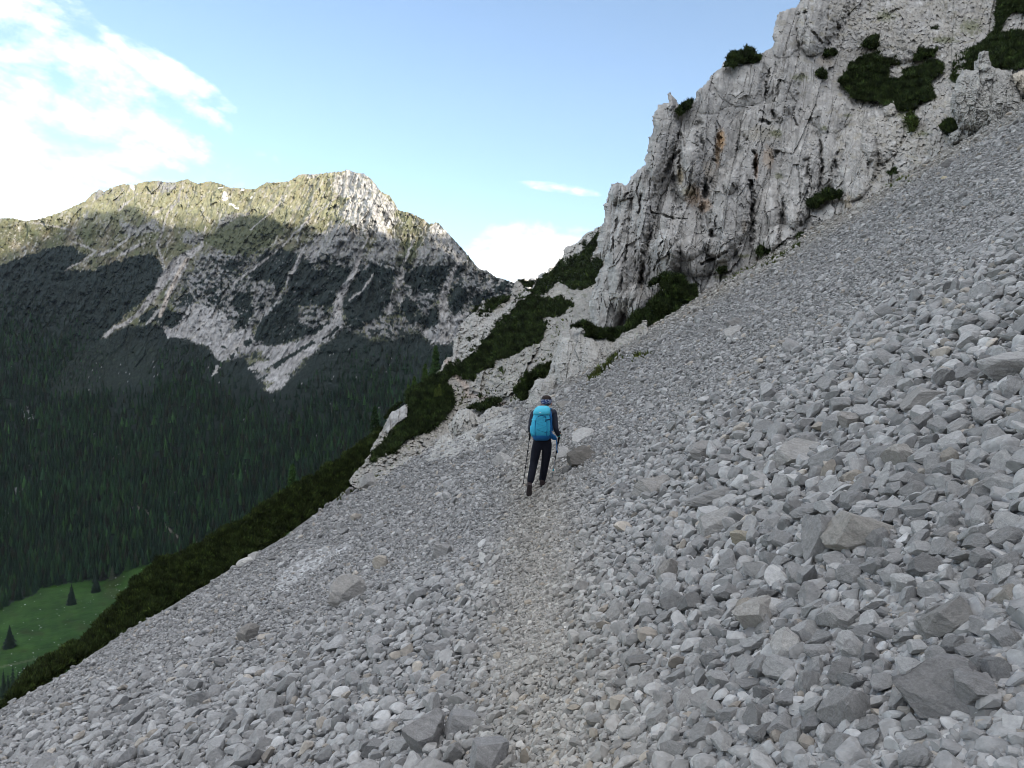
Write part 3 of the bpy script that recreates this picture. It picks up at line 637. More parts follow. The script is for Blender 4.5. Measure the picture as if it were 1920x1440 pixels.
# ================================================================== stones
def rock_tiny(seed):
    r = np.random.default_rng(seed)
    g = (1 + 5 ** .5) / 2; V = np.array([(-1, g, 0), (1, g, 0), (-1, -g, 0), (1, -g, 0), (0, -1, g), (0, 1, g), (0, -1, -g), (0, 1, -g), (g, 0, -1), (g, 0, 1), (-g, 0, -1), (-g, 0, 1)]) / 1.9
    T = np.array([(0, 11, 5), (0, 5, 1), (0, 1, 7), (0, 7, 10), (0, 10, 11), (1, 5, 9), (5, 11, 4), (11, 10, 2), (10, 7, 6), (7, 1, 8), (3, 9, 4), (3, 4, 2), (3, 2, 6), (3, 6, 8), (3, 8, 9), (4, 9, 5), (2, 4, 11), (6, 2, 10), (8, 6, 7), (9, 8, 1)])
    V = V * (1 + .22 * r.standard_normal((12, 1)))
    return V / np.abs(V).max(0).mean(), T
def rock_proto(sub, seed, cuts=11, rough=0.0, r=None):
    r = np.random.default_rng(seed)
    bm = bmesh.new(); bmesh.ops.create_icosphere(bm, subdivisions=sub, radius=1.0)
    V = np.array([v.co[:] for v in bm.verts]); T = np.array([[v.index for v in f.verts] for f in bm.faces]); bm.free()
    V = V * (1 + .10 * r.standard_normal((len(V), 1)) * (sub < 3))
    for k in range(cuts):
        n = r.standard_normal(3); n /= np.linalg.norm(n); d = r.uniform(.50, .82)
        t = V @ n - d; m = t > 0; V[m] -= np.outer(t[m], n)
    if rough:
        a = fbm(V[:, 0] * 3 + V[:, 2] * 2.1 + seed, V[:, 1] * 3 - V[:, 2] * 1.7, 4, seed)
        b = fbm(V[:, 0] * 9 + V[:, 2] * 7 + seed, V[:, 1] * 9 - V[:, 2] * 8, 3, seed + 1)
        V = V * (1 + rough * (1.2 * a + .6 * b))[:, None]
    V = V - (V.max(0) + V.min(0)) / 2
    return V / np.abs(V).max(0).mean(), T

PT = [rock_tiny(1200 + k) for k in range(12)]
P0 = [rock_proto(1, 900 + k, 9) for k in range(14)]
P1 = [rock_proto(2, 300 + k, 11) for k in range(26)]
P2 = [rock_proto(3, 500 + k, 12, .03) for k in range(26)]

def slope_frame(x, y):
    h = .15
    gx = (H(x + h, y, False) - H(x - h, y, False)) / (2 * h); gy = (H(x, y + h, False) - H(x, y - h, False)) / (2 * h)
    n = np.stack([-gx, -gy, np.ones_like(gx)], -1); n /= np.linalg.norm(n, axis=-1, keepdims=True)
    t = np.stack([np.ones_like(gx), 0 * gx, gx], -1); t /= np.linalg.norm(t, axis=-1, keepdims=True)
    return t, np.cross(n, t), n

def stone_grey(n, x, y, r):
    v = np.clip(r.normal(.285, .052, n), .15, .46)
    c = np.stack([v * 1.0, v * .983, v * .968], -1)
    k = r.random(n)
    c[k < .04] *= np.array([1.10, 1.01, .90]); c[k > .98] *= 1.3
    pale = (k > .90) & (k <= .965); c[pale] *= 1.18
    t = tan_amount(x, y)[:, None] * .38
    return np.clip(c * (1 - t) + c * np.array([1.14, 1.03, .84]) * t, .1, .6)

def scatter_stones():
    r = np.random.default_rng(5)
    n0 = 1100000
    u = r.uniform(-130, 2050, n0); v = r.uniform(150, 1640, n0)
    y = scree_depth(u, v); ok = ~np.isnan(y); u, v, y = u[ok], v[ok], y[ok]
    x = (u - CX) / F * y
    side = x - path_x(y)
    med = .038 + .014 * sstep(.6, 1.6, side) * sstep(14, 8, y) + .012 * sstep(-.7, -2.5, side) * sstep(22, 8, y)
    med = med * (1 - .66 * tan_amount(x, y)) * (1 + .35 * fbm(x / 1.4, y / 1.8, 3, 201))
    med = med * (1 - .25 * sstep(.5, -.5, side) * sstep(8, 13, y)); med = med * (1 - .22 * sstep(7, 13, y)); med = np.where(y > 16, med * (1 - .2 * sstep(16, 30, y)), med)
    patch = sstep(.05, .4, fbm(x / 4.5 + 7, y / 7, 3, 202)) * sstep(14, 20, y); med = med * (1 + .8 * patch)
    spx = np.maximum(med * F / y, 3.5)
    size = spx * np.exp(r.normal(0, .44, len(u)))
    size = np.where(r.random(len(u)) < .004, size * r.uniform(1.6, 2.6, len(u)), size)
    dens = (1.75 + 5.5 * sstep(24, 6, y)) / (.55 * spx ** 2 * math.exp(2 * .44 ** 2 * .6))
    keep = r.random(len(u)) < dens * (2180 * 1490) / n0
    u, v, y, x, size = u[keep], v[keep], y[keep], x[keep], size[keep]
    rad = np.minimum(np.clip(size * y / F * .5, .010, .42), np.where(r.random(len(u)) < .02, 36, 25) * y / F)
    keep = np.ones(len(u), bool)
    # keep clear of the hiker's feet and the placed boulders
    for bx, by, br in CLEAR: keep &= ~((np.hypot(x - bx, y - by) < br) & (rad > .035)) & ~(np.hypot(x - bx, y - by) < br * .55)
    u, v, y, x, rad = u[keep], v[keep], y[keep], x[keep], rad[keep]
    # stones do not grow into one another: the larger ones keep their distance
    o = np.argsort(-rad); u, v, y, x, rad = u[o], v[o], y[o], x[o], rad[o]
    # small stones fill the gaps
    n1 = 60000; uf = r.uniform(-130, 2050, n1); vf = r.uniform(700, 1640, n1); yf = scree_depth(uf, vf); ok = ~np.isnan(yf) & (yf < 20); uf, vf, yf = uf[ok], vf[ok], yf[ok]
    xf = (uf - CX) / F * yf; rf = np.clip(r.uniform(.009, .022, len(uf)) * np.exp(r.normal(0, .25, len(uf))), 2.4 * yf / F, .05)
    px = rad * F / y; keep = np.ones(len(u), bool); cells = {}; cs = .12
    for i in np.where(px > 3.2)[0]:
        a, b, c = x[i] * 1.14, y[i], rad[i]; ca, cb = int(a // cs), int(b // cs); ok = True; k = 2 + int(c / cs)
        for p_ in range(ca - k, ca + k + 1):
            for q_ in range(cb - k, cb + k + 1):
                for (a2, b2, c2) in cells.get((p_, q_), ()):
                    lim = (.84 if c > .6 * c2 else .55 if c > .35 * c2 else .30) * c2 + .80 * c
                    if (a - a2) ** 2 + (b - b2) ** 2 < lim * lim: ok = False; break
                if not ok: break
            if not ok: break
        if ok: cells.setdefault((ca, cb), []).append((a, b, c))
        else: keep[i] = False
    u, v, y, x, rad = u[keep], v[keep], y[keep], x[keep], rad[keep]
    # the scree goes on beside and behind the camera
    n2 = 110000; xo = r.uniform(-11, 20, n2); yo = r.uniform(-2.5, 20, n2); zo = H(xo, yo, False)
    uo = np.where(yo > .4, CX + F * xo / np.maximum(yo, .4), -9999); vo = np.where(yo > .4, CY - F * zo / np.maximum(yo, .4), 9999)
    seen = (uo > -125) & (uo < 2045) & (vo < 1630) & (yo > .4)
    ok = ~seen & (xo < 6 + 1.0 * np.maximum(yo, 0)) & (xo > rim_x(yo)) & (np.hypot(xo, yo) < 26); xo, yo, uo, vo = xo[ok], yo[ok], uo[ok], vo[ok]
    ro = np.clip(.046 * (1 + .02 * np.abs(yo)) * np.exp(r.normal(0, .42, len(xo))), .015, .16)
    u, v, y, x, rad = np.r_[u, uo, uf], np.r_[v, vo, vf], np.r_[y, yo, yf], np.r_[x, xo, xf], np.r_[rad, ro, rf]
    n = len(u); px = rad * F / np.maximum(y, 2.5)
    t, b, nn = slope_frame(x, y)
    # local axes: long axis mostly lying in the slope
    th = r.uniform(0, 2 * math.pi, n); tilt = r.normal(0, .42, n); roll = r.normal(0, .42, n)
    A = t * np.cos(th)[:, None] + b * np.sin(th)[:, None]; B = np.cross(nn, A)
    A2 = A * np.cos(tilt)[:, None] + nn * np.sin(tilt)[:, None]; N2 = np.cross(A2, B)
    B2 = B * np.cos(roll)[:, None] + N2 * np.sin(roll)[:, None]; N3 = np.cross(A2, B2)
    S = np.stack([rad * r.uniform(.95, 1.35, n), rad * r.uniform(.78, 1.05, n), rad * r.uniform(.48, .88, n)], -1)
    pos = np.stack([x, y, H(x, y, False)], -1) + nn * (rad * np.where(np.arange(n) < n - len(rf), r.uniform(.15, .65, n), r.uniform(-.5, .2, n)))[:, None]
    col = stone_grey(n, x, y, r)
    # the largest in the picture become objects of their own
    inframe = (u > 8) & (u < 1912) & (v < 1432)
    rank = np.argsort(-(px * inframe)); big = rank[:NBIG]
    isbig = np.zeros(n, bool); isbig[big] = True
    Vs, Fs, Cs, off = [], [], [], 0
    for lo, hi, protos in [(0, 3.2, PT), (3.2, 6, P0), (6, 16, P1), (16, 1e9, P2)]:
        sel = np.where((px >= lo) & (px < hi) & ~isbig)[0]
        kind = r.integers(0, len(protos), len(sel))
        for k, (pv, pf) in enumerate(protos):
            s = sel[kind == k]
            if not len(s): continue
            W = (pv[None, :, 0:1] * (A2[s] * S[s, 0:1])[:, None] + pv[None, :, 1:2] * (B2[s] * S[s, 1:2])[:, None] + pv[None, :, 2:3] * (N3[s] * S[s, 2:3])[:, None]) + pos[s][:, None]
            Vs.append(W.reshape(-1, 3)); Fs.append((pf[None] + (np.arange(len(s)) * len(pv))[:, None, None] + off).reshape(-1, 3)); off += len(s) * len(pv)
            Cs.append(np.repeat(col[s], len(pv), 0))
    put('scree_stones', mesh_np('scree_stones', np.concatenate(Vs), np.concatenate(Fs), np.concatenate(Cs), False, M_STONE), kind='stuff', label='loose grey limestone rubble covering the whole slope', cat='rubble')
    # the big ones
    for i in big:
        M = Matrix(((A2[i, 0], B2[i, 0], N3[i, 0], 0), (A2[i, 1], B2[i, 1], N3[i, 1], 0), (A2[i, 2], B2[i, 2], N3[i, 2], 0), (0, 0, 0, 1)))
        me = BIG[int(r.integers(0, len(BIG)))]
        o = put('rock', me)
        o.rotation_euler = M.to_euler(); o.scale = S[i]; o.location = pos[i]
        c = col[i] / np.array([.285, .277, .269]); o.color = (c[0], c[1], c[2], 1)
        lum = c.mean(); warm = c[0] / c[2] > 1.10
        where = 'beside the trodden path' if abs(x[i] - path_x(y[i])) < 1.0 + .03 * y[i] else ('on the left part of the scree' if x[i] < 0 else 'on the right part of the scree')
        shade = 'tan brown' if warm else 'pale grey' if lum > 1.22 else 'dark grey' if lum < .88 else 'grey'
        o['label'] = f'{shade} angular loose rock lying among smaller stones {where}'; o['category'] = 'rock'; o['group'] = f'{shade} loose rocks {where}'

def big_mesh(k, cuts=13, rough=.075):
    V, T = rock_proto(5, 700 + k, cuts, rough)
    return mesh_np('rock', V, T, np.array([.318, .309, .300]) * np.ones((len(V), 3)), False, M_BOULDER)
BIG = [big_mesh(k) for k in range(24)]
NBIG = 262

# boulders one can point to: u, v of the middle, width, height in pixels, turn, mesh, colour, label
BOULDERS = [
 (1608, 1000, 100, 84, .2, 3, (1.05, .98, .86), 'bulky square boulder with a brown weathered front on the right slope'),
 (1545, 1002, 84, 110, 1.2, 5, (.92, .93, .95), 'tall grey boulder leaning against the brown fronted square one'),
 (1775, 1300, 160, 100, .5, 7, (.72, .72, .74), 'big dark grey wedge shaped boulder in the lower right foreground'),
 (1596, 1320, 84, 95, 1.9, 9, (.86, .86, .87), 'upright dark grey block left of the big wedge boulder'),
 (1780, 1165, 128, 62, .1, 11, (.82, .81, .78), 'wide ledge shaped boulder with an overhanging rough front edge'),
 (1480, 1206, 62, 70, .9, 2, (1.55, 1.50, 1.45), 'whitish broken block standing out pale on the lower right scree'),
 (1428, 1150, 84, 66, 2.2, 4, (1.18, 1.12, 1.02), 'speckled pale boulder left above the whitish block'),
 (1094, 854, 66, 36, .6, 6, (.50, .45, .39), 'long dark boulder with brown underside right of the hiker'),
 (1094, 817, 46, 26, .4, 8, (1.30, 1.29, 1.28), 'pale flat boulder just uphill of the long dark one'),
 (942, 861, 36, 28, .8, 10, (1.42, 1.40, 1.38), 'small whitish boulder in the scree left of the hiker'),
 (1225, 910, 68, 42, .3, 12, (1.05, 1.0, .95), 'angular flat topped block alone beside the gravel path'),
 (1490, 850, 92, 50, .5, 14, (1.12, 1.10, 1.06), 'broad low pale boulder in the middle of the right slope'),
 (1602, 785, 50, 44, 1.4, 16, (1.05, .98, .92), 'pinkish grey cube shaped boulder high on the right slope'),
 (1738, 745, 96, 40, .25, 18, (.95, .93, .9), 'long flat slab lying across the slope near the right edge'),
 (1690, 855, 62, 60, 2.6, 1, (1.2, 1.14, 1.04), 'tan pale boulder with a dark crack near the right edge'),
 (1776, 856, 42, 48, 1.1, 13, (1.0, .90, .74), 'brownish upright block right of the tan cracked boulder'),
 (1888, 690, 92, 60, .3, 15, (1.22, 1.22, 1.22), 'large pale slab pile topmost at the right edge of the scree'),
 (1352, 976, 88, 50, .45, 17, (1.05, 1.04, 1.02), 'sloping smooth topped boulder above the yellowish stone'),
 (1396, 1012, 54, 34, .2, 19, (1.30, 1.12, .74), 'yellowish tan stone below a sloping smooth boulder'),
 (652, 1108, 72, 58, .7, 20, (1.0, .96, .90), 'big pale boulder with one dark side face left of the path'),
 (466, 1192, 42, 34, 1.3, 21, (.80, .74, .66), 'dark brownish boulder on the left part of the scree'),
 (828, 1034, 40, 34, .4, 22, (1.0, 1.0, 1.0), 'squat grey boulder between the path and the white bedrock'),
 (714, 1056, 32, 24, .2, 23, (1.35, 1.16, .90), 'small orange tinted stone below the white bedrock patch'),
 (802, 1382, 78, 74, 2.0, 0, (.90, .90, .92), 'rounded dark boulder in the bottom foreground beside its twin'),
 (864, 1356, 62, 54, .5, 3, (.98, .98, 1.0), 'blocky boulder touching the rounded one in the bottom foreground'),
 (915, 1424, 76, 72, 1.0, 5, (.94, .94, .96), 'pointed boulder cut by the bottom edge left of the middle'),
 (475, 1028, 24, 16, .3, 7, (1.05, 1.04, 1.02), 'rounded stone perched on the left rim of the scree'),
 (460, 1046, 32, 18, .6, 9, (1.5, 1.46, 1.4), 'cream coloured slab just below the stone on the left rim'),
 (688, 905, 34, 30, .9, 11, (1.15, 1.14, 1.12), 'leaning pale slab near the pines on the far left rim'),
 (657, 916, 20, 14, .2, 2, (.62, .60, .6), 'small dark block beside the leaning slab on the rim'),
 (1058, 757, 28, 14, .4, 4, (.80, .76, .70), 'flat brown stone right of the head of the hiker'),
 (1380, 604, 36, 16, .55, 6, (.66, .64, .62), 'thin dark slab jutting from the upper scree'),
 (1376, 622, 36, 20, .4, 8, (1.1, 1.08, 1.04), 'pale slab directly below the thin dark slab'),
 (1786, 304, 44, 14, .6, 10, (.74, .73, .72), 'long overhanging slab casting a black gap on the upper scree'),
 (1771, 333, 9, 8, .3, 12, (1.9, 1.55, .75), 'tiny bright yellow stone high on the upper scree'),
 (1905, 1110, 64, 44, .3, 14, (1.05, .95, .78), 'brown topped flat stone cut by the right edge'),
 (1840, 1300, 90, 66, 1.5, 16, (.86, .87, .9), 'smooth grey boulder between the big wedge and the right edge'),
 (1700, 520, 36, 10, .2, 18, (.7, .7, .7), 'thin grey flagstone in the middle of the upper scree'),
 (1322, 846, 60, 34, .5, 20, (.92, .9, .88), 'two layered flat block on the slope right of the hiker'),
 (1255, 1072, 44, 48, 1.4, 22, (1.0, .93, .84), 'brownish upright block right of the gravel path'),
 (1590, 1160, 70, 60, .2, 1, (1.05, 1.05, 1.05), 'cracked grey block above the ledge shaped boulder'),
 (1340, 930, 110, 40, .45, 13, (.82, .82, .82), 'low dark flat boulder uphill of the sloping smooth one'),
 (1380, 390, 0, 0, 0, 0, 0, None),
]
CLEAR = [(.0, 0, 0)]
_placed = []
for (u, v, w, h, rz, mk, c, lab) in BOULDERS:
    if lab is None: continue
    x, y, z = ground_at(u, v + h * .32)
    sx = w * y / F * .5; sz = h * y / F * .5
    _placed.append((x, y, z, sx, sz, rz, mk, c, lab)); CLEAR.append((x, y, max(sx, sz) * .8))
for (x, y, z, sx, sz, rz, mk, c, lab) in _placed:
    o = put('boulder', BIG[mk], lab, 'boulder')
    o.scale = (sx * 1.08, min(sx, sz * 1.6) * .95, sz * 1.12); o.location = (x, y + sx * .25, z + sz * .5)
    o.rotation_euler = (RNG.normal(0, .12), RNG.normal(-.28, .1) * (sz < sx), (rz - .6) * .5); o.color = (*[k * .45 + sum(c) / 3 * .55 for k in c], 1)
# the pale bedrock showing through left of the path
def _bed():
    poly = [(512, 1100), (520, 1072), (548, 1052), (590, 1030), (650, 1012), (672, 1014), (640, 1040), (600, 1060), (570, 1090), (540, 1112)]
    def dep(U, V):
        s = scree_depth(U, V); return np.where(np.isnan(s), 14, s) - .16
    def disp(U, V, Y): return .10 * fbm(U / 14, V / 9, 5, 261) + .05 * ridged(U / 30, (V + .5 * U) / 7, 3, 262)
    me = relief('bedrock', poly, dep, 1.5, disp, soft_colour(263, (.40, .395, .39), 0), warp=7, rounding=12, round_m=.22, back=.01, mat=M_ROCK)
    c = recentre(me); put('bedrock', me, 'whitish patch of smooth bedrock showing through the scree on the left', 'bedrock', loc=c)
_bed()
# ================================================================== the hiker
HK = np.array([.525, 12.7, -1.884])
def skin_obj(name, nodes, edges, mat, parent, sub=2, root=0):
    me = bpy.data.meshes.new(name); me.from_pydata([n[:3] for n in nodes], edges, [])
    me.materials.append(mat)
    o = put(name, me, parent=parent)
    md = o.modifiers.new('skin', 'SKIN'); md.use_smooth_shade = True
    for i, n in enumerate(nodes):
        s = me.skin_vertices[0].data[i]; s.radius = (n[3], n[4] if len(n) > 4 else n[3]); s.use_root = (i == root)
    if sub: o.modifiers.new('sub', 'SUBSURF').render_levels = sub; o.modifiers['sub'].levels = sub
    return o

def bm_obj(name, bm, mat, parent, smooth=True, label=None):
    me = bpy.data.meshes.new(name); bmesh.ops.recalc_face_normals(bm, faces=bm.faces); bm.to_mesh(me); bm.free()
    for p in me.polygons: p.use_smooth = smooth
    me.materials.append(mat)
    o = put(name, me, parent=parent)
    if label: o['label'] = label
    return o

def loft(secs, n=28, cap=True):
    """secs: z, cx, cy, half width, half depth, roundness, tilt"""
    bm = bmesh.new(); rings = []
    for (z, cx, cy, a, b, p) in secs:
        ring = []
        for k in range(n):
            t = 2 * math.pi * k / n; c, s = math.cos(t), math.sin(t)
            ring.append(bm.verts.new((cx + a * math.copysign(abs(c) ** (2 / p), c), cy + b * math.copysign(abs(s) ** (2 / p), s), z)))
        rings.append(ring)
    for r0, r1 in zip(rings, rings[1:]):
        for k in range(n): bm.faces.new((r0[k], r0[(k + 1) % n], r1[(k + 1) % n], r1[k]))
    if cap: bm.faces.new(rings[0][::-1]); bm.faces.new(rings[-1])
    return bm

def tube(bm, pts, r, n=8):
    pts = [Vector(p) for p in pts]; rings = []
    rr = r if isinstance(r, (list, tuple)) else [r] * len(pts)
    for i, p in enumerate(pts):
        d = (pts[min(i + 1, len(pts) - 1)] - pts[max(i - 1, 0)]).normalized()
        s = d.cross(Vector((0, 0, 1)) if abs(d.z) < .9 else Vector((1, 0, 0))).normalized(); u = s.cross(d)
        rings.append([bm.verts.new(p + (s * math.cos(t) + u * math.sin(t)) * rr[i]) for t in [2 * math.pi * k / n for k in range(n)]])
    for r0, r1 in zip(rings, rings[1:]):
        for k in range(n): bm.faces.new((r0[k], r0[(k + 1) % n], r1[(k + 1) % n], r1[k]))
    bm.faces.new(rings[0][::-1]); bm.faces.new(rings[-1])
    return bm

def band(bm, pts, w, th, up=(0, 0, 1)):
    """flat strap along pts"""
    pts = [Vector(p) for p in pts]; rings = []
    for i, p in enumerate(pts):
        d = (pts[min(i + 1, len(pts) - 1)] - pts[max(i - 1, 0)]).normalized(); n = d.cross(Vector(up)).normalized(); u = n.cross(d).normalized()
        ww = w[i] if isinstance(w, (list, tuple)) else w
        rings.append([bm.verts.new(p + u * a * ww / 2 + n * b * th / 2) for a, b in ((-1, -1), (1, -1), (1, 1), (-1, 1))])
    for r0, r1 in zip(rings, rings[1:]):
        for k in range(4): bm.faces.new((r0[k], r0[(k + 1) % 4], r1[(k + 1) % 4], r1[k]))
    bm.faces.new(rings[0][::-1]); bm.faces.new(rings[-1])
    return bm

def build_hiker():
    skin = plain('skin', (.42, .24, .17), .6); shirtm = plain('dark_blue_grey_fleece', (.030, .033, .048), .9, .25, 60, bump=.3); trm = plain('black_trousers', (.008, .009, .016), .85, .3, 25, bump=.4)
    hairm = plain('dark_brown_hair', (.022, .013, .010), .6, .4, 90, bump=.5); bootm = plain('brown_boot', (.045, .032, .032), .85, .3, 40); solem = plain('boot_sole', (.05, .04, .042), .9, .4, 60)
    # headband with a white and blue pattern
    bandm, nt, b = new_mat('patterned_headband'); tc = N(nt, 'ShaderNodeTexCoord'); vo = N(nt, 'ShaderNodeTexVoronoi', Scale=38.0); nt.links.new(tc.outputs['Object'], vo.inputs['Vector'])
    cr = N(nt, 'ShaderNodeValToRGB'); cr.color_ramp.interpolation = 'CONSTANT'
    cr.color_ramp.elements[0].color = (.34, .36, .42, 1); cr.color_ramp.elements[1].color = (.03, .05, .14, 1); cr.color_ramp.elements[1].position = .42
    nt.links.new(vo.outputs['Distance'], cr.inputs['Fac']); nt.links.new(cr.outputs['Color'], b.inputs['Base Color'])

    person = empty('person', HK, 'hiker seen from behind in dark clothes and a patterned headband walking along the scree path', 'person')
    nodes = []; edges = []; ids = {}
    def nd(key, x, y, z, r, r2=None, to=None):
        ids[key] = len(nodes); nodes.append((x, y, z, r, r2 or r))
        if to: edges.append((ids[to], ids[key]))
    nd('pelvis', -.008, 0, .90, .135, .10)
    nd('waist', 0, .015, 1.04, .12, .09, 'pelvis'); nd('chest', .012, .03, 1.24, .13, .10, 'waist'); nd('upper', .03, .035, 1.39, .10, .075, 'chest')
    nd('neck', .052, .045, 1.475, .05, .05, 'upper'); nd('skull0', .062, .065, 1.535, .062, .07, 'neck'); nd('skull1', .068, .07, 1.60, .078, .092, 'skull0'); nd('skull2', .069, .065, 1.655, .05, .06, 'skull1')
    nd('nose', .069, .155, 1.585, .012, .02, 'skull1')
    for s, hip, knee, ank, ball in ((-1, (-.095, 0, .84), (-.150, .02, .52), (-.218, -.13, .205), (-.232, -.03, .06)), (1, (.085, .01, .84), (.048, .09, .51), (-.003, .20, .185), (.03, .30, .115))):
        k = 'l' if s < 0 else 'r'
        nd(k + 'hip', *hip, .082, .085, 'pelvis'); nd(k + 'thigh', *[(a + c) / 2 for a, c in zip(hip, knee)], .07, .072, k + 'hip'); nd(k + 'knee', *knee, .052, .054, k + 'thigh'); nd(k + 'calf', *[a * .6 + c * .4 for a, c in zip(knee, ank)], .05, .052, k + 'knee'); nd(k + 'ank', *ank, .034, .034, k + 'calf'); nd(k + 'ball', *ball, .03, .025, k + 'ank')
    arms = {'l': [(-.150, .03, 1.385), (-.205, .02, 1.12), (-.205, .235, 1.055)], 'r': [(.195, .03, 1.385), (.222, -.02, 1.125), (.288, .175, .985)]}
    grips = {'l': ((-.20, .29, 1.06), (-.335, .16, .10)), 'r': ((.302, .225, .985), (.150, .28, .085))}
    for k in 'lr':
        sh, el, wr = arms[k]
        nd(k + 'sh', *sh, .058, .06, 'upper'); nd(k + 'ua', *[(a + c) / 2 for a, c in zip(sh, el)], .046, .048, k + 'sh'); nd(k + 'el', *el, .037, .038, k + 'ua'); nd(k + 'fa', *[(a + c) / 2 for a, c in zip(el, wr)], .034, .035, k + 'el'); nd(k + 'wr', *wr, .023, .027, k + 'fa')
        g, tip = [Vector(p) for p in grips[k]]; ax = (g - tip).normalized(); w = Vector(wr)
        side = (w - g); side = (side - ax * side.dot(ax)).normalized(); tang = ax.cross(side) * (1 if k == 'l' else -1)
        pc = g + side * .030 + tang * .010
        nd(k + 'palm', *((w + pc) / 2), .030, .020, k + 'wr'); nd(k + 'palm2', *pc, .034, .016, k + 'palm')
        for f in range(4):
            o = ax * (.030 - .020 * f); ln = [.95, 1.08, 1.0, .8][f]; prev = k + 'palm2'
            for q, a in enumerate((35, 85, 135, 180)):
                t = math.radians(a * ln); r = .024
                p = g + o + side * r * math.cos(t) + tang * r * math.sin(t); key = f'{k}f{f}{q}'
                nd(key, *p, .0095 - .0012 * q, None, prev); prev = key
        prev = k + 'palm'
        for q, (a, h) in enumerate(((-40, .030), (-85, .036), (-120, .030))):
            t = math.radians(a); p = g + ax * h + side * .025 * math.cos(t) + tang * .025 * math.sin(t); nd(f'{k}t{q}', *p, .011 - .0015 * q, None, prev); prev = f'{k}t{q}'
    skin_obj('body', nodes, edges, skin, person, 2)
    # shirt
    sn = []; se = []; si = {}
    def sd(key, src, grow, to=None, at=None):
        x = nodes[ids[src]] if src else at; si[key] = len(sn); sn.append((x[0], x[1], x[2], x[3] + grow, x[4] + grow))
        if to: se.append((si[to], si[key]))
    sd('waist', 'waist', .016); sd('hem', None, 0, 'waist', (-.004, .005, .955, .145, .115)); sd('chest', 'chest', .02, 'waist'); sd('upper', 'upper', .018, 'chest'); sd('collar', None, 0, 'upper', (.05, .043, 1.462, .058, .058))
    for k in 'lr':
        sd(k + 'sh', k + 'sh', .012, 'upper'); sd(k + 'ua', k + 'ua', .012, k + 'sh'); sd(k + 'el', k + 'el', .012, k + 'ua'); sd(k + 'fa', k + 'fa', .010, k + 'el'); sd(k + 'wr', k + 'wr', .007, k + 'fa')
    skin_obj('fleece_top', sn, se, shirtm, person, 2)
    sn = []; se = []; si = {}
    sd('pelvis', 'pelvis', .022); sd('waist', None, 0, 'pelvis', (-.004, .008, 1.0, .138, .108))
    for k in 'lr':
        sd(k + 'hip', k + 'hip', .018, 'pelvis'); sd(k + 'thigh', k + 'thigh', .016, k + 'hip'); sd(k + 'knee', k + 'knee', .020, k + 'thigh'); sd(k + 'calf', k + 'calf', .020, k + 'knee')
        a = nodes[ids[k + 'ank']]; c = nodes[ids[k + 'calf']]
        sd(k + 'hem', None, 0, k + 'calf', (a[0] * 1.1 - c[0] * .1, a[1] * 1.1 - c[1] * .1, a[2] * 1.1 - c[2] * .1, .058, .062))
    skin_obj('trousers', sn, se, trm, person, 2)
    # boots
    def boot(heel, toe, up, name='boot'):
        heel, toe, up = Vector(heel), Vector(toe), Vector(up).normalized(); f = (toe - heel); ln = f.length; f.normalize(); s = f.cross(up).normalized()
        def shell(bm, secs):
            rings = []
            for t, w, h0, h1 in secs:
                c = heel + f * ln * t
                rings.append([bm.verts.new(c + s * w * math.cos(a) * .5 + up * (h0 + (h1 - h0) * (.5 + .5 * math.sin(a)))) for a in [2 * math.pi * k / 14 for k in range(14)]])
            for r0, r1 in zip(rings, rings[1:]):
                for k in range(14): bm.faces.new((r0[k], r0[(k + 1) % 14], r1[(k + 1) % 14], r1[k]))
            bm.faces.new(rings[0][::-1]); bm.faces.new(rings[-1])
        bm = bmesh.new(); shell(bm, [(-.02, .05, .03, .13), (.05, .078, .015, .17), (.22, .082, .015, .175), (.42, .085, .015, .13), (.62, .092, .015, .095), (.82, .088, .015, .08), (.96, .06, .02, .06), (1.0, .03, .025, .045)])
        o = bm_obj(name, bm, bootm, person)
        bm = bmesh.new(); rings = []
        for t, w in [(-.03, .05), (.05, .08), (.25, .078), (.45, .076), (.68, .098), (.86, .09), (1.0, .05)]:
            c = heel + f * ln * t; rings.append([bm.verts.new(c + s * w * .5 * a + up * h) for a, h in ((-1, 0), (1, 0), (1, .026), (-1, .026))])
        for r0, r1 in zip(rings, rings[1:]):
            for k in range(4): bm.faces.new((r0[k], r0[(k + 1) % 4], r1[(k + 1) % 4], r1[k]))
        bm.faces.new(rings[0][::-1]); bm.faces.new(rings[-1])
        bm_obj('sole', bm, solem, o, False)
    boot((-.222, -.205, .175), (-.236, -.06, -.035), (0, .82, .57))
    boot((-.012, .135, .088), (.05, .385, .082), (0, -.02, 1))
    # hair, headband, ears
    bm = loft([(1.60, .068, .062, .090, .104, 2), (1.63, .068, .062, .088, .102, 2), (1.66, .068, .060, .077, .088, 2), (1.683, .068, .058, .05, .058, 2), (1.692, .068, .057, .018, .02, 2)], 24); bm_obj('hair', bm, hairm, person)
    bm = loft([(1.535, .062, .058, .080, .090, 2), (1.56, .066, .060, .090, .102, 2), (1.60, .068, .062, .0935, .107, 2), (1.618, .068, .062, .090, .104, 2)], 28); bm_obj('headband', bm, bandm, person)
    for s in (-1, 1):
        bm = bmesh.new(); bmesh.ops.create_icosphere(bm, subdivisions=2, radius=1); bmesh.ops.scale(bm, vec=(.010, .018, .03), verts=bm.verts); bmesh.ops.translate(bm, vec=(.068 + s * .088, .075, 1.535), verts=bm.verts); bm_obj('ear', bm, skin, person)
    w = Vector(arms['r'][2]); e = Vector(arms['r'][1]); d = (w - e).normalized(); bm = tube(bmesh.new(), [w - d * .035, w - d * .01], .036, 14); bm_obj('wristband', bm, plain('teal_band', (.02, .25, .26), .6), person)

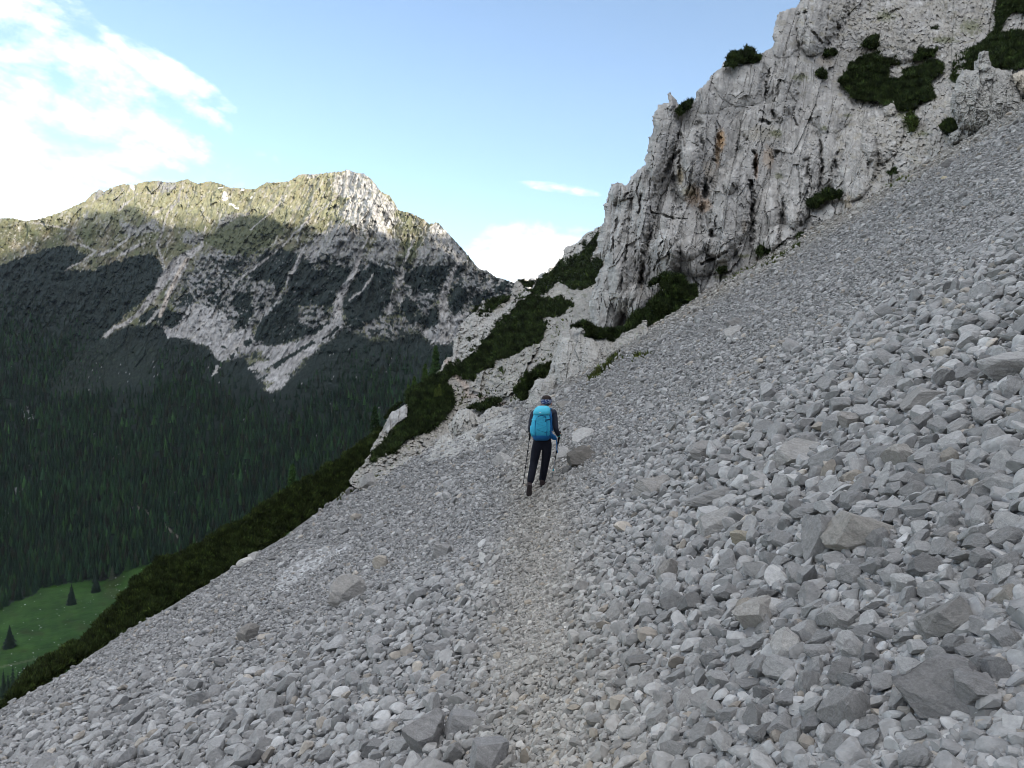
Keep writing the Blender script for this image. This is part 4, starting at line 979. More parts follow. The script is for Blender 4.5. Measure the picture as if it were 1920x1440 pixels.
    # ---------------- the backpack
    cyan = plain('cyan_pack_fabric', (.040, .37, .56), .6, .22, 22, bump=.6); cyan2 = plain('light_cyan_lid', (.072, .47, .63), .55, .15, 22, bump=.5); blue = plain('dark_blue_pack_fabric', (.012, .12, .31), .7, .2, 30, bump=.4); cord = plain('navy_cord', (.008, .035, .08), .7); white = plain('white_print', (.75, .78, .8), .6)
    pk = empty('backpack', HK + np.array([-.02, -.05, .93]), 'cyan blue hiking backpack with darker blue base worn by the hiker', 'backpack')
    def loc(bm): bmesh.ops.translate(bm, vec=(.02, .05, -.93), verts=bm.verts); return bm
    T = lambda z: (z - .93) * .09                                     # leans with the back
    body = bm_obj('pack_body', loc(loft([(.985, -.03, -.165, .135, .095, 3), (1.03, -.035, -.185, .150, .125, 3.2), (1.12, -.04, -.195, .160, .135, 3.4), (1.22, -.04, -.19, .158, .13, 3.4), (1.32, -.032, -.18, .142, .12, 3.2), (1.38, -.026, -.17, .13, .11, 3), (1.41, -.024, -.165, .115, .09, 2.6)], 36)), cyan, pk)
    bm_obj('pack_base', loc(loft([(.925, -.025, -.135, .10, .05, 2.6), (.94, -.027, -.15, .125, .085, 2.8), (.965, -.03, -.165, .138, .105, 3), (1.0, -.033, -.178, .146, .118, 3), (1.02, -.035, -.18, .146, .12, 3)], 36)), blue, pk)
    bm_obj('back_panel', loc(loft([(.96, -.005, -.10, .14, .05, 3), (1.1, .0, -.10, .155, .06, 3), (1.3, .012, -.095, .15, .055, 3), (1.43, .02, -.085, .125, .045, 3)], 28)), blue, pk)
    lid = bm_obj('lid', loc(loft([(1.365, -.024, -.185, .138, .115, 2.8), (1.39, -.022, -.19, .147, .125, 2.8), (1.43, -.018, -.185, .143, .12, 2.8), (1.47, -.008, -.175, .128, .105, 2.6), (1.50, .0, -.16, .10, .08, 2.3), (1.515, .004, -.15, .06, .05, 2)], 36)), cyan2, pk)
    # small white winged emblem on the lid
    bm = bmesh.new()
    for s in (-1, 1):
        v = [bm.verts.new((-.055 + s * x, -.318 + .012 * abs(x) / .03, z)) for x, z in ((0, 1.405), (.012, 1.414), (.03, 1.419), (.016, 1.409), (.003, 1.398))]; f = bm.faces.new(v if s > 0 else v[::-1])
    ex = bmesh.ops.extrude_face_region(bm, geom=bm.faces[:]); bmesh.ops.translate(bm, vec=(0, .01, 0), verts=[g for g in ex['geom'] if isinstance(g, bmesh.types.BMVert)])
    bm_obj('emblem', loc(bm), white, lid, False)
    for s in (-1, 1):
        bm = loft([(1.0, -.035 + s * .135, -.16, .03, .085, 2.4), (1.08, -.038 + s * .15, -.165, .032, .095, 2.4), (1.16, -.04 + s * .155, -.165, .024, .085, 2.4), (1.19, -.04 + s * .15, -.165, .012, .07, 2.4)], 20); bm_obj('side_pocket', loc(bm), blue if s > 0 else cyan, pk)
    # front seams and the crossing compression cord
    bm = bmesh.new()
    yb = lambda z: -.195 - .138 + .02 * abs(z - 1.15)
    tube(bm, [(-.135, yb(1.02) + .03, 1.0), (-.14, yb(1.1) + .012, 1.12), (-.13, yb(1.25) + .015, 1.27), (-.105, yb(1.34), 1.33), (-.04, yb(1.35), 1.355), (.03, yb(1.34), 1.34), (.06, yb(1.3) + .012, 1.27), (.062, yb(1.1) + .012, 1.12), (.05, yb(1.0) + .01, 1.01)], .0055, 6)
    bm_obj('seam_piping', loc(bm), blue, pk)
    bm = bmesh.new(); zs = [1.33, 1.30, 1.26, 1.22, 1.17, 1.12, 1.07]; tube(bm, [((-.11 if k % 2 else .045), yb(z) - .006, z) for k, z in enumerate(zs)], .0035, 6)
    tube(bm, [(-.10, yb(1.33) - .004, 1.335), (-.03, yb(1.36) - .002, 1.365), (.045, yb(1.33) - .004, 1.335)], .004, 6); tube(bm, [(.045, yb(1.33) - .006, 1.335), (.035, yb(1.28) - .012, 1.25)], .0055, 6)
    bm_obj('compression_cord', loc(bm), cord, pk)
    for z in (1.29, 1.09):
        bm = band(bmesh.new(), [(.05, yb(z) + .01, z - .01), (.11, -.27, z), (.135, -.18, z + .01), (.14, -.10, z + .02)], .018, .004); bm_obj('side_strap', loc(bm), cord, pk)
    bm = band(bmesh.new(), [(-.13, yb(1.29) + .012, 1.27), (-.175, -.26, 1.28), (-.19, -.2, 1.28)], .02, .006); bm_obj('side_strap', loc(bm), cyan2, pk)
    bm = band(bmesh.new(), [(-.13, -.10, 1.02), (-.17, .0, 1.01), (-.12, .11, 1.0), (0, .14, 1.0), (.1, .12, .99), (.165, .03, .985), (.15, -.08, 1.01), (.1, -.12, 1.03)], [.09, .08, .05, .04, .05, .085, .11, .12], .022); bm_obj('hip_belt', loc(bm), blue, pk)
    bm = loft([(.925, .215, -.02, .03, .02, 2.4), (.945, .20, -.03, .045, .03, 2.4), (.985, .165, -.05, .07, .035, 2.4), (1.03, .125, -.07, .055, .035, 2.4), (1.05, .11, -.08, .03, .02, 2.4)], 20); bm_obj('hip_fin', loc(bm), blue, pk)
    bm = band(bmesh.new(), [(.235, -.02, .93), (.244, -.02, .86), (.242, -.015, .78), (.258, -.02, .705)], .016, .006, (1, 0, 0)); bm_obj('hanging_strap', loc(bm), blue, pk)
    for s, x0 in ((-1, -.10), (1, .13)):
        bm = band(bmesh.new(), [(x0 * .7, -.08, 1.42), (x0 * 1.0, .0, 1.465), (x0 * 1.05, .09, 1.42), (x0 * 1.05, .13, 1.30), (x0 * 1.15, .10, 1.15), (x0 * 1.2, -.04, 1.08)], .055, .012, (1, 0, 0)); bm_obj('shoulder_strap', loc(bm), blue, pk)

    # ---------------- trekking poles
    blk = plain('black_foam', (.012, .012, .014), .9); shaft = plain('dark_pole_metal', (.02, .021, .026), .4, spec=.5); light = plain('grey_pole_metal', (.16, .17, .19), .35, spec=.5); teal = plain('teal_lock', (.03, .35, .42), .5)
    for k in 'lr':
        g, tip = [Vector(p) for p in grips[k]]; ax = (g - tip).normalized(); ln = (g - tip).length
        o = empty('trekking_pole', HK + np.array(tip), 'trekking pole in the left hand of the hiker' if k == 'l' else 'trekking pole with a teal lock in the right hand of the hiker', 'trekking pole')
        P = lambda t: tuple(ax * t)
        bm = tube(bmesh.new(), [P(ln - .16), P(ln - .14), P(ln - .05), P(ln + .03), P(ln + .065), P(ln + .075)], [.013, .016, .0165, .017, .02, .012], 12); bm_obj('grip', bm, blk, o)
        bm = tube(bmesh.new(), [P(.45), P(ln - .15)], .0085, 10); bm_obj('upper_shaft', bm, shaft, o)
        bm = tube(bmesh.new(), [P(.05), P(.46)], .0068, 10); bm_obj('lower_shaft', bm, light if k == 'r' else shaft, o)
        bm = tube(bmesh.new(), [P(-.01), P(.05)], [.003, .006], 8); bm_obj('tip', bm, light, o)
        bm = tube(bmesh.new(), [P(.055), P(.062)], [.028, .024], 14); bm_obj('basket', bm, blk, o)
        for t, c in ((.30 if k == 'r' else .34, teal if k == 'r' else blk), (.62, blk)):
            bm = tube(bmesh.new(), [P(t - .02), P(t + .02)], .014, 10); bm_obj('lock', bm, c, o)
        s = Vector((1 if k == 'r' else -1, -.5, 0)).normalized()
        bm = band(bmesh.new(), [ax * (ln + .06), ax * (ln + .03) + s * .03, ax * (ln - .03) + s * .045, ax * (ln - .07) + s * .025, ax * (ln - .02) + s * .012], .014, .003, (0, 1, 0)); bm_obj('wrist_strap', bm, blk, o)
CLEAR.append((HK[0] - .23, HK[1] - .1, .16)); CLEAR.append((HK[0], HK[1] + .25, .2))
build_hiker()
scatter_stones()
# ================================================================== dwarf pines
def tufts(P, size, r, blades=6, upw=.9, col=(.030, .048, .014), toward=.35, var=.35, width=.30):
    n = len(P)
    base = np.repeat(P, blades, 0); s = np.repeat(size, blades)
    d = r.standard_normal((n * blades, 3)) * .75; d[:, 2] += upw; d[:, 1] -= toward
    d /= np.linalg.norm(d, axis=1, keepdims=True)
    w = np.cross(d, r.standard_normal((n * blades, 3))); w /= np.linalg.norm(w, axis=1, keepdims=True)
    a = base - w * (s * width * .5)[:, None]; b = base + w * (s * width * .5)[:, None]; m = base + d * s[:, None]
    V = np.stack([a, b, m], 1).reshape(-1, 3); T = np.arange(len(V)).reshape(-1, 3)
    k = np.repeat(np.exp(r.normal(0, var, n)), blades * 3)[:, None]
    hue = np.repeat(r.random(n), blades * 3)[:, None]
    C = (np.array(col) * (1 - hue) + np.array(col) * np.array([1.35, 1.12, .75]) * hue) * k
    young = np.repeat(r.random(n) < .22, blades * 3); C[young] = C[young] * np.array([1.6, 1.7, 1.4])
    return V, T, C

def pine(poly, depth, label, th=1.0, px_per=5.0, size=.40, col=(.021, .034, .012), name='dwarf_pine', cat='dwarf pine', kind=None, group=None, warp=4.0, seed=1, parent=None):
    r = np.random.default_rng(seed + 4000)
    def disp(U, V, Y):
        f1, f2, c = worley(U / 26 * (Y / 50), V / 20 * (Y / 50), seed + 300)
        return -th * (.9 * np.clip(1 - f1 * 1.25, 0, 1) + .3 * c) + .12 * fbm(U / 6, V / 6, 3, seed + 301)
    P, Fc, C, (U, V, Y, M, t) = relief(name, poly, depth, 2.0, disp, lambda U, V, Y: np.full(U.shape + (3,), 1.0) * np.array(col) * .55, warp=warp, seed=seed + 20, rounding=16, round_m=th * .8, back=.012, raw=True)
    cells = np.argwhere(M); area = len(cells) * 4.0
    n = int(area / px_per); pick = cells[r.integers(0, len(cells), n)]
    Yc = Y[pick[:, 0], pick[:, 1]]
    uu = U[pick[:, 0], pick[:, 1]] + r.uniform(-1, 1, n); vv = V[pick[:, 0], pick[:, 1]] + r.uniform(-1, 1, n)
    pts = to3(uu, vv, Yc - r.uniform(-.06, .16, n))
    clump = 1 + .8 * noise(uu / 13, vv / 11, seed + 303)
    Vt, Tt, Ct = tufts(pts, size * r.uniform(.6, 1.3, n) * np.clip(.25 + Yc / 60, .4, 1.15), r, col=col)
    Ct = Ct * np.repeat(np.clip(clump, .4, 1.7), 18)[:, None]
    me = mesh_np(name, np.concatenate([P, Vt]), Fc + [Tt + len(P)], np.concatenate([C, Ct]), False, M_PINE)
    c = recentre(me)
    return put(name, me, label, cat, group, kind, loc=c)

CD = lambda U, V: CLIFF_D(U, V) - .6
SL = lambda U, V: SLOPE_D(U, V) - .5
PINES = [
 ([(1356, 126), (1364, 110), (1375, 98), (1390, 98), (1400, 91), (1414, 93), (1427, 105), (1425, 114), (1405, 118), (1380, 124)], CD, 'dark dwarf pine on the skyline edge of the cliff'),
 ([(1263, 208), (1275, 199), (1288, 193), (1297, 187), (1296, 203), (1284, 215), (1272, 215)], CD, 'small dwarf pine in the notch beside the rock pinnacle'),
 ([(1576, 151), (1590, 130), (1602, 117), (1623, 104), (1654, 99), (1688, 114), (1685, 122), (1667, 125), (1666, 140), (1672, 152), (1676, 200), (1646, 195), (1602, 187), (1587, 167)], CD, 'largest round dwarf pine in the middle of the upper cliff'),
 ([(1672, 150), (1690, 147), (1696, 130), (1732, 122), (1758, 116), (1769, 128), (1766, 138), (1743, 151), (1745, 177), (1756, 187), (1719, 193), (1714, 206), (1691, 208), (1676, 196)], CD, 'dwarf pine joined to the right side of the largest round one'),
 ([(1611, 92), (1621, 76), (1644, 63), (1668, 74), (1670, 87), (1641, 91)], CD, 'dome shaped dwarf pine directly above the largest one'),
 ([(1541, 106), (1555, 96), (1571, 93), (1568, 101), (1548, 110)], CD, 'small dwarf pine under the overhanging cleft'),
 ([(1527, 143), (1537, 129), (1556, 142), (1538, 150)], CD, 'small dwarf pine left of the largest round one'),
 ([(1692, 82), (1719, 68), (1758, 54), (1757, 63), (1712, 82)], CD, 'thin slanting strip of dwarf pine high on the cliff'),
 ([(1713, 113), (1719, 93), (1758, 93), (1754, 104), (1727, 114)], CD, 'small oblong dwarf pine below the slanting strip'),
 ([(1785, 152), (1786, 128), (1798, 96), (1837, 84), (1850, 73), (1889, 60), (1960, 55), (1960, 102), (1915, 126), (1889, 133), (1863, 124), (1850, 130), (1815, 136), (1794, 156)], lambda U, V: CLIFF_D(U, V) - .3, 'wide dwarf pine thicket behind the rock tower'),
 ([(1854, 71), (1864, 47), (1870, 0), (1866, -40), (1980, -40), (1960, 20), (1894, 24), (1884, 37), (1876, 60)], CD, 'dwarf pine cut by the top right corner'),
 ([(1760, 238), (1772, 228), (1811, 215), (1852, 212), (1848, 224), (1826, 231), (1805, 234), (1780, 250)], lambda U, V: CLIFF_D(U, V) - 1.6, 'flat spreading dwarf pine at the foot of the rock tower'),
 ([(1700, 212), (1712, 214), (1722, 236), (1706, 247), (1698, 230)], CD, 'sparse light green shrub in the gully below the large pines'),
 ([(1511, 378), (1525, 369), (1558, 356), (1576, 361), (1571, 370), (1546, 376), (1533, 389), (1520, 387)], lambda U, V: CLIFF_D(U, V) - 1.0, 'dwarf pine on a ledge halfway up the cliff foot'),
 ([(1417, 472), (1431, 458), (1452, 458), (1468, 465), (1452, 475), (1425, 479)], lambda U, V: CLIFF_D(U, V) - 1.4, 'low dwarf pine at the bottom of the cliff above the scree'),
 ([(1664, 322), (1677, 316), (1682, 326), (1668, 328)], lambda U, V: CLIFF_D(U, V) - 1.4, 'small cushion shrub at the cliff foot far right'),
 ([(1344, 509), (1350, 503), (1362, 499), (1363, 508), (1350, 515)], lambda U, V: CLIFF_D(U, V) - .9, 'tiny shrub on the stony ledge near the cliff foot'),
 ([(1490, 445), (1502, 439), (1514, 446), (1502, 452)], lambda U, V: CLIFF_D(U, V) - 1.2, 'dark small shrub tucked under a cliff buttress'),
 ([(1213, 541), (1226, 526), (1247, 514), (1267, 517), (1284, 518), (1289, 536), (1307, 540), (1305, 562), (1284, 578), (1259, 600), (1234, 622), (1213, 644), (1197, 657), (1163, 660), (1142, 640), (1134, 621), (1163, 617), (1180, 607), (1197, 582), (1226, 563), (1247, 548), (1234, 534)], lambda U, V: CLIFF_D(U, V) - 2.6, 'long dark dwarf pine lying along the foot of the cliff'),
 ([(1065, 612), (1085, 606), (1096, 603), (1110, 611), (1126, 618), (1136, 622), (1132, 635), (1116, 637), (1101, 626), (1097, 616), (1080, 614)], lambda U, V: 46.8 + 0 * U, 'thin dwarf pine strip on top of the craggy outcrop'),
 ([(1034, 678), (1034, 692), (1022, 711), (1006, 709), (1001, 717), (990, 736), (985, 752), (972, 749), (961, 740), (967, 729), (985, 705), (1010, 689)], lambda U, V: 45.5 + (740 - V) * .02 - .05 * (U - 1000) * 0, 'slanting dwarf pine on the left flank of the craggy outcrop'),
 ([(1055, 487), (1067, 483), (1095, 470), (1093, 460), (1080, 457), (1100, 450), (1107, 438), (1122, 432), (1128, 450), (1118, 467), (1110, 485), (1133, 483), (1130, 490), (1120, 523), (1108, 537), (1087, 547), (1070, 542), (1058, 530), (1040, 535), (1023, 552), (1000, 556), (985, 548), (1015, 520), (1035, 503)], SL, 'upper dwarf pine thicket along the skyline left of the cliff'),
 ([(1023, 555), (1035, 560), (1053, 556), (1070, 566), (1074, 574), (1060, 582), (1058, 590), (1040, 596), (1017, 596), (1005, 585)], SL, 'rounded dwarf pine bulging right from the long belt'),
 ([(985, 548), (1005, 556), (1020, 563), (1015, 595), (1025, 602), (1018, 612), (1018, 633), (1008, 647), (980, 652), (965, 668), (930, 673), (928, 688), (893, 701), (887, 718), (867, 712), (855, 698), (850, 682), (888, 647), (913, 620), (937, 595), (970, 562)], SL, 'long belt of dark dwarf pine running down to the path'),
 ([(886, 588), (892, 578), (910, 566), (928, 556), (957, 552), (955, 563), (927, 578), (920, 593), (898, 599)], SL, 'dwarf pine between two pale rock ribs on the ridge'),
 ([(974, 530), (985, 526), (1004, 527), (995, 541), (982, 536)], SL, 'small dwarf pine on the ridge notch below the sky'),
 ([(823, 702), (836, 690), (846, 680), (856, 700), (840, 714), (850, 732), (856, 745), (852, 762), (842, 775), (822, 797), (797, 813), (763, 827), (737, 846), (712, 856), (690, 868), (700, 850), (728, 825), (748, 800), (758, 790), (770, 765), (762, 752), (765, 738), (788, 717), (808, 706)], lambda U, V: SLOPE_D(U, V) - .7, 'big dark dwarf pine mound left of the hiker below the path'),
 ([(720, 788), (735, 765), (754, 756), (745, 764), (730, 778)], lambda U, V: 50.5 + 0 * U, 'dwarf pine fringe on top of the white slab'),
 ([(872, 770), (886, 766), (897, 761), (918, 746), (938, 745), (943, 753), (920, 763), (900, 774), (888, 769)], lambda U, V: SLOPE_D(U, V) - 2.0, 'low dwarf pine beside the path above the half buried outcrop'),
 ([(891, 744), (897, 738), (903, 743), (898, 748)], lambda U, V: SLOPE_D(U, V) - 1.0, 'tiny shrub beside the path in the stony slope'),
 ([(934, 692), (941, 687), (947, 692), (940, 697)], lambda U, V: SLOPE_D(U, V) - .7, 'tiny shrub alone on the stony slope below the pine belt'),
 ([(872, 634), (880, 629), (884, 636), (875, 640)], lambda U, V: SLOPE_D(U, V) - 1.0, 'tiny shrub on the pale rock rib left of the pine belt'),
]
for k, (p, d, lab) in enumerate(PINES):
    a = np.array(p, float); w = np.ptp(a[:, 0])
    small = w < 20
    light = 'light green' in lab
    pine(p, d, lab, th=.35 if small else 1.1, size=.19 if small else .27, px_per=2.0 if small else 2.0, seed=k * 7, warp=1.5 if small else 3.5,
         col=(.028, .042, .013) if light else (.021, .034, .013), name='shrub' if 'shrub' in lab else 'dwarf_pine', cat='shrub' if 'shrub' in lab else 'dwarf pine')

# the unbroken thicket beyond the left rim
_rimu = [-100, 9, 58, 85, 125, 204, 262, 306, 394, 446, 480, 515, 569, 624, 650, 707, 738, 760]
_rimv = [1365, 1298, 1290, 1262, 1240, 1200, 1165, 1136, 1090, 1056, 1022, 1006, 969, 935, 915, 875, 852, 840]
def band_depth(U, V):
    yr = np.interp(U, [-100, 0, 446, 720, 800], [13, 14.5, 26.5, 45, 48])
    up = np.interp(U, _rimu, _rimv) - V
    return yr * 1.05 + .4 + np.clip(up, -10, 200) * .05 * yr / 26
BAND = [(-60, 1345), (9, 1315), (40, 1282), (50, 1262), (73, 1246), (117, 1217), (155, 1204), (187, 1164), (216, 1134), (248, 1092), (277, 1073), (297, 1050), (350, 1037), (379, 1018), (431, 987), (478, 961), (530, 922), (582, 896), (627, 870), (660, 844), (686, 823), (716, 803), (735, 812), (742, 838), (738, 862), (707, 885), (650, 926), (569, 982), (515, 1018), (446, 1070), (394, 1104), (306, 1150), (204, 1214), (125, 1254), (58, 1304)]
pine(BAND, band_depth, 'dark green thicket of dwarf pine along the left rim of the scree', th=.65, px_per=1.2, size=.25, name='dwarf_pine_thicket', cat='thicket', kind='stuff', seed=777, col=(.022, .034, .011), warp=4)

# grass tufts at the edge of the scree
def grass_edge():
    r = np.random.default_rng(91)
    pts = []
    for line, n, w in [([(1105, 712), (1135, 688), (1160, 668)], 160, 3), ([(1230, 668), (1165, 672)], 20, 3), ([(700, 882), (745, 852), (790, 828)], 150, 5), ([(640, 925), (700, 892)], 60, 5), ([(830, 822), (850, 815)], 30, 3), ([(1500, 462), (1440, 490), (1330, 530)], 90, 4), ([(1705, 335), (1640, 350)], 40, 4)]:
        l = np.array(line, float); t = r.uniform(0, len(l) - 1, n)
        u = np.interp(t, range(len(l)), l[:, 0]) + r.normal(0, w, n); v = np.interp(t, range(len(l)), l[:, 1]) + r.normal(0, w, n)
        for a, b in zip(u, v):
            x, y, z = ground_at(a, b); pts.append((x, y, z))
    uu = r.uniform(850, 1110, 1500); vv = r.uniform(560, 790, 1500); k = in_poly(uu, vv, SLOPE) & (fbm(uu / 25, vv / 18, 3, 95) > .06)
    for a, b in zip(uu[k], vv[k]):
        pts.append(tuple(to3(a, b, float(SLOPE_D(a, b)) - .4)))
    P = np.array(pts); V, T, C = tufts(P, r.uniform(.12, .3, len(P)), r, 7, 1.6, (.045, .06, .02))
    put('grass', mesh_np('grass', V, T, C, False, M_PINE), 'sparse green grass along the edge of the scree', 'grass', kind='stuff')
grass_edge()

# ================================================================== conifers
def conifer(seed, tiers=11, per=8, lean=.0, fat=.19, bare=.06):
    r = np.random.default_rng(seed); V = []; T = []
    for k in range(tiers):
        f = k / (tiers - 1); z = bare + (1 - bare) * f ** 1.05 * .97
        rad = fat * (1 - f) ** .85 * r.uniform(.85, 1.1) + .012
        for j in range(per):
            a = (j + r.uniform(-.3, .3) + .5 * (k % 2)) * 2 * math.pi / per; q = rad * r.uniform(.7, 1.15)
            c, s = math.cos(a), math.sin(a); w = q * .42
            n = len(V)
            V += [(c * .006, s * .006, z + .075 * (1 - f * .4)), (c * q * .62 - s * w, s * q * .62 + c * w, z - .01 - q * .18), (c * q, s * q, z - .03 - q * .30), (c * q * .62 + s * w, s * q * .62 - c * w, z - .01 - q * .18)]
            T += [(n, n + 1, n + 2), (n, n + 2, n + 3)]
    n = len(V); V += [(-.012, 0, 1.0 - .10), (.012, 0, .90), (0, .0, 1.02)]; T += [(n, n + 1, n + 2)]
    return np.array(V), np.array(T)
def trunk(seed):
    V = []; T = []
    for k, (z, rr) in enumerate([(-.06, .016), (.3, .012), (.9, .003)]):
        V += [(math.cos(a) * rr, math.sin(a) * rr, z) for a in np.arange(6) * math.pi / 3]
    for k in range(2):
        for j in range(6):
            a, b = k * 6 + j, k * 6 + (j + 1) % 6; T += [(a, b, b + 6), (a, b + 6, a + 6)]
    return np.array(V), np.array(T)
CONES = [conifer(k, 10 + k % 4, 9 + k % 3, fat=[.21, .24, .27, .20, .30, .23, .25, .19][k]) for k in range(8)]
def cone_mesh(k):
    V, T = CONES[k]; tv, tt = trunk(k)
    V2 = np.concatenate([V, tv]); T2 = np.concatenate([T, tt + len(V)])
    C = np.concatenate([np.tile([.020, .036, .022], (len(V), 1)), np.tile([.05, .04, .03], (len(tv), 1))])
    return mesh_np('spruce', V2, T2, C, False, M_TREE)
CMESH = [cone_mesh(k) for k in range(8)]

def forest():
    r = np.random.default_rng(17)
    gu, gv = np.meshgrid(np.arange(-120, 905, 5.8), np.arange(520, 1160, 6.8))
    u = (gu + r.uniform(-3.6, 3.6, gu.shape)).ravel(); v = (gv + r.uniform(-4.3, 4.3, gv.shape)).ravel()
    w1 = 9 * noise(u / 30, v / 30, 301)
    top = np.interp(u + w1, [-400, 0, 90, 150, 190, 205, 262, 300, 330, 372, 420, 470, 500, 540, 590, 650, 690, 740, 800, 860, 900], [590, 545, 560, 590, 640, 735, 720, 655, 655, 640, 690, 720, 745, 745, 700, 660, 655, 650, 668, 660, 690])
    ok = v > top + 8 * noise(u / 12, v / 12, 302)
    ok &= ~in_poly(u, v - 2, MEADOW) & ~(in_poly(u + w1, v, SHRUB) & (r.random(len(u)) < .25))
    for f in FANS: ok &= ~in_poly(u, v, f)
    ok &= ~((noise(u / 22, v / 16, 303) > .55) & (r.random(len(u)) < .85))
    ok &= ~((v < top + 60) & (r.random(len(u)) < .45))
    d, _ = poly_dist(u, v, [(258, 950), (300, 975), (322, 998), (345, 1015)]); ok &= d > 3
    # not behind the near slope
    ok &= v < np.interp(u, [-120, 120, 277, 437, 582, 712, 790, 850], [1200, 1110, 1066, 1000, 910, 815, 730, 680]) + 14
    u, v = u[ok], v[ok]
    Y = mtn_depth(u, v); P = to3(u, v, Y)
    hgt = r.uniform(11, 19, len(u)) * (1 - .35 * sstep(1500, 2000, Y)) * np.where(v < top[ok] + 40, .75, 1.0) * np.where(in_poly(u, v, SHRUB), .5, 1.0)
    tone = fbm(u / 60, v / 60, 3, 304); tint = r.random(len(u))
    base = np.array([.017, .034, .022]) * (1 - sstep(-.3, .3, tone)[:, None]) + np.array([.024, .050, .026]) * sstep(-.3, .3, tone)[:, None]
    base = np.where((tint > .84)[:, None], np.array([.036, .070, .026]), base); base = np.where((tint < .13)[:, None], np.array([.030, .030, .022]), base)
    base = base * np.array([.52, .64, .52]) * np.exp(r.normal(0, .33, len(u)))[:, None]
    order = np.argsort(-(hgt / Y)); ind = order[:280]
    isind = np.zeros(len(u), bool); isind[ind] = True
    rot = r.uniform(0, 6.28, len(u)); kind = r.integers(0, 8, len(u)); fat = r.uniform(.85, 1.25, len(u))
    Vs, Ts, Cs, off = [], [], [], 0
    for k in range(8):
        s = np.where((kind == k) & ~isind)[0]; pv, pt = CONES[k]
        c, sn = np.cos(rot[s])[:, None], np.sin(rot[s])[:, None]; hh = hgt[s][:, None]
        W = np.stack([(pv[None, :, 0] * c - pv[None, :, 1] * sn) * hh * fat[s][:, None], (pv[None, :, 0] * sn + pv[None, :, 1] * c) * hh * fat[s][:, None], pv[None, :, 2] * hh], -1) + P[s][:, None]
        Vs.append(W.reshape(-1, 3)); Ts.append((pt[None] + (np.arange(len(s)) * len(pv))[:, None, None] + off).reshape(-1, 3)); off += len(s) * len(pv)
        Cs.append(np.repeat(base[s], len(pv), 0))
    put('forest', mesh_np('forest', np.concatenate(Vs), np.concatenate(Ts), np.concatenate(Cs), False, M_TREE), 'dense dark conifer forest covering the lower mountain side', 'forest', kind='stuff')
    for i in ind:
        o = put('spruce', CMESH[kind[i]]); o.location = P[i]; o.scale = (hgt[i] * fat[i], hgt[i] * fat[i], hgt[i]); o.rotation_euler = (0, 0, rot[i])
        c = base[i] / np.array([.020, .036, .022]); o.color = (*c, 1)
        where = 'at the meadow edge' if v[i] > 1040 else 'in the lower valley forest'
        o['label'] = f'tall dark spruce standing {where} across the valley'; o['category'] = 'tree'; o['group'] = f'spruces {where}'
    # single trees on and around the meadow
    for (uu, vv, hp, k, lab) in [(18, 1214, 42, 4, 'lone dark spruce in the meadow near the left edge'), (134, 1133, 38, 2, 'bushy spruce standing alone in the middle of the meadow'), (180, 1110, 34, 4, 'broad spruce at the upper edge of the meadow'), (178, 1090, 22, 1, 'small spruce just behind the broad one at the meadow edge')]:
        Yt = float(mtn_depth(np.array([uu * 1.0]), np.array([vv * 1.0]))[0]); p = to3(uu, vv, Yt)
        hh = hp * Yt / F
        t = empty('spruce', p, lab, 'tree'); t.scale = (hh * 1.25, hh * 1.25, hh)
        V, T = conifer(k + 40, 17, 12, fat=[.2, .2, .23, .2, .26][k]); put('crown', mesh_np('crown', V, T, np.tile([.011, .021, .013], (len(V), 1)), False, M_TREE), parent=t)
        V, T = trunk(k); put('trunk', mesh_np('trunk', V, T, np.tile([.05, .04, .03], (len(V), 1)), False, M_TREE), parent=t)
    # dark spruces at the bottom left, on the near side of the meadow
    n = 0
    for (uu, vv, hp, k) in [(-6, 1308, 52, 0), (6, 1300, 46, 3), (15, 1300, 40, 1), (24, 1298, 52, 5), (34, 1290, 36, 0), (43, 1290, 44, 3), (52, 1278, 38, 6), (61, 1270, 30, 1), (70, 1262, 34, 5), (30, 1310, 40, 2), (10, 1316, 40, 6)]:
        Yt = 520.0; p = to3(uu, vv, Yt); hh = hp * Yt / F * 1.3
        o = put('spruce', CMESH[k], 'dark spruce in the clump at the lower left edge', 'tree', 'spruces at the lower left edge', loc=p - np.array([0, 0, hh * .25])); o.scale = (hh * .8, hh * .8, hh); o.color = (.8, .8, .8, 1)
forest()

def near_larch(u, v, hp, Y, lab, seed, col=(.045, .085, .028)):
    r = np.random.default_rng(seed); p = to3(u, v, Y); hh = hp * Y / F
    t = empty('larch', p, lab, 'tree')
    pts = []
    for k in range(420):
        f = r.random() ** 1.25; a = r.uniform(0, 6.28); q = hh * .20 * (1 - f) ** .8 * r.random() ** .5 + .03
        pts.append((math.cos(a) * q, math.sin(a) * q, hh * (.08 + .92 * f) - q * .25))
    V, T, C = tufts(np.array(pts), r.uniform(.10, .2, len(pts)) * hh * .55, r, 5, .25, col, .0, .3, .25)
    put('crown', mesh_np('crown', V, T, C, False, M_PINE), parent=t)
    V, T = trunk(1); put('trunk', mesh_np('trunk', V * np.array([hh, hh, hh]), T, np.tile([.06, .045, .03], (len(V), 1)), False, M_PINE), parent=t)
near_larch(817, 712, 62, 92, 'slender larch behind the rim beside the path', 1, (.035, .07, .03))
near_larch(797, 728, 44, 84, 'light green larch left of the slender one behind the rim', 2)
near_larch(777, 746, 40, 80, 'short pale green larch beside the pine mound', 3)
near_larch(766, 756, 34, 78, 'bushy young larch lowest behind the pine mound', 6)
near_larch(548, 930, 58, 60, 'light green larch rising behind the pine thicket on the left', 4, (.03, .065, .025))
near_larch(703, 812, 50, 70, 'dark slim larch behind the white slab', 5, (.022, .045, .022))
near_larch(824, 742, 22, 56, 'tiny larch sapling sticking out of the pine mound', 7, (.07, .10, .03))
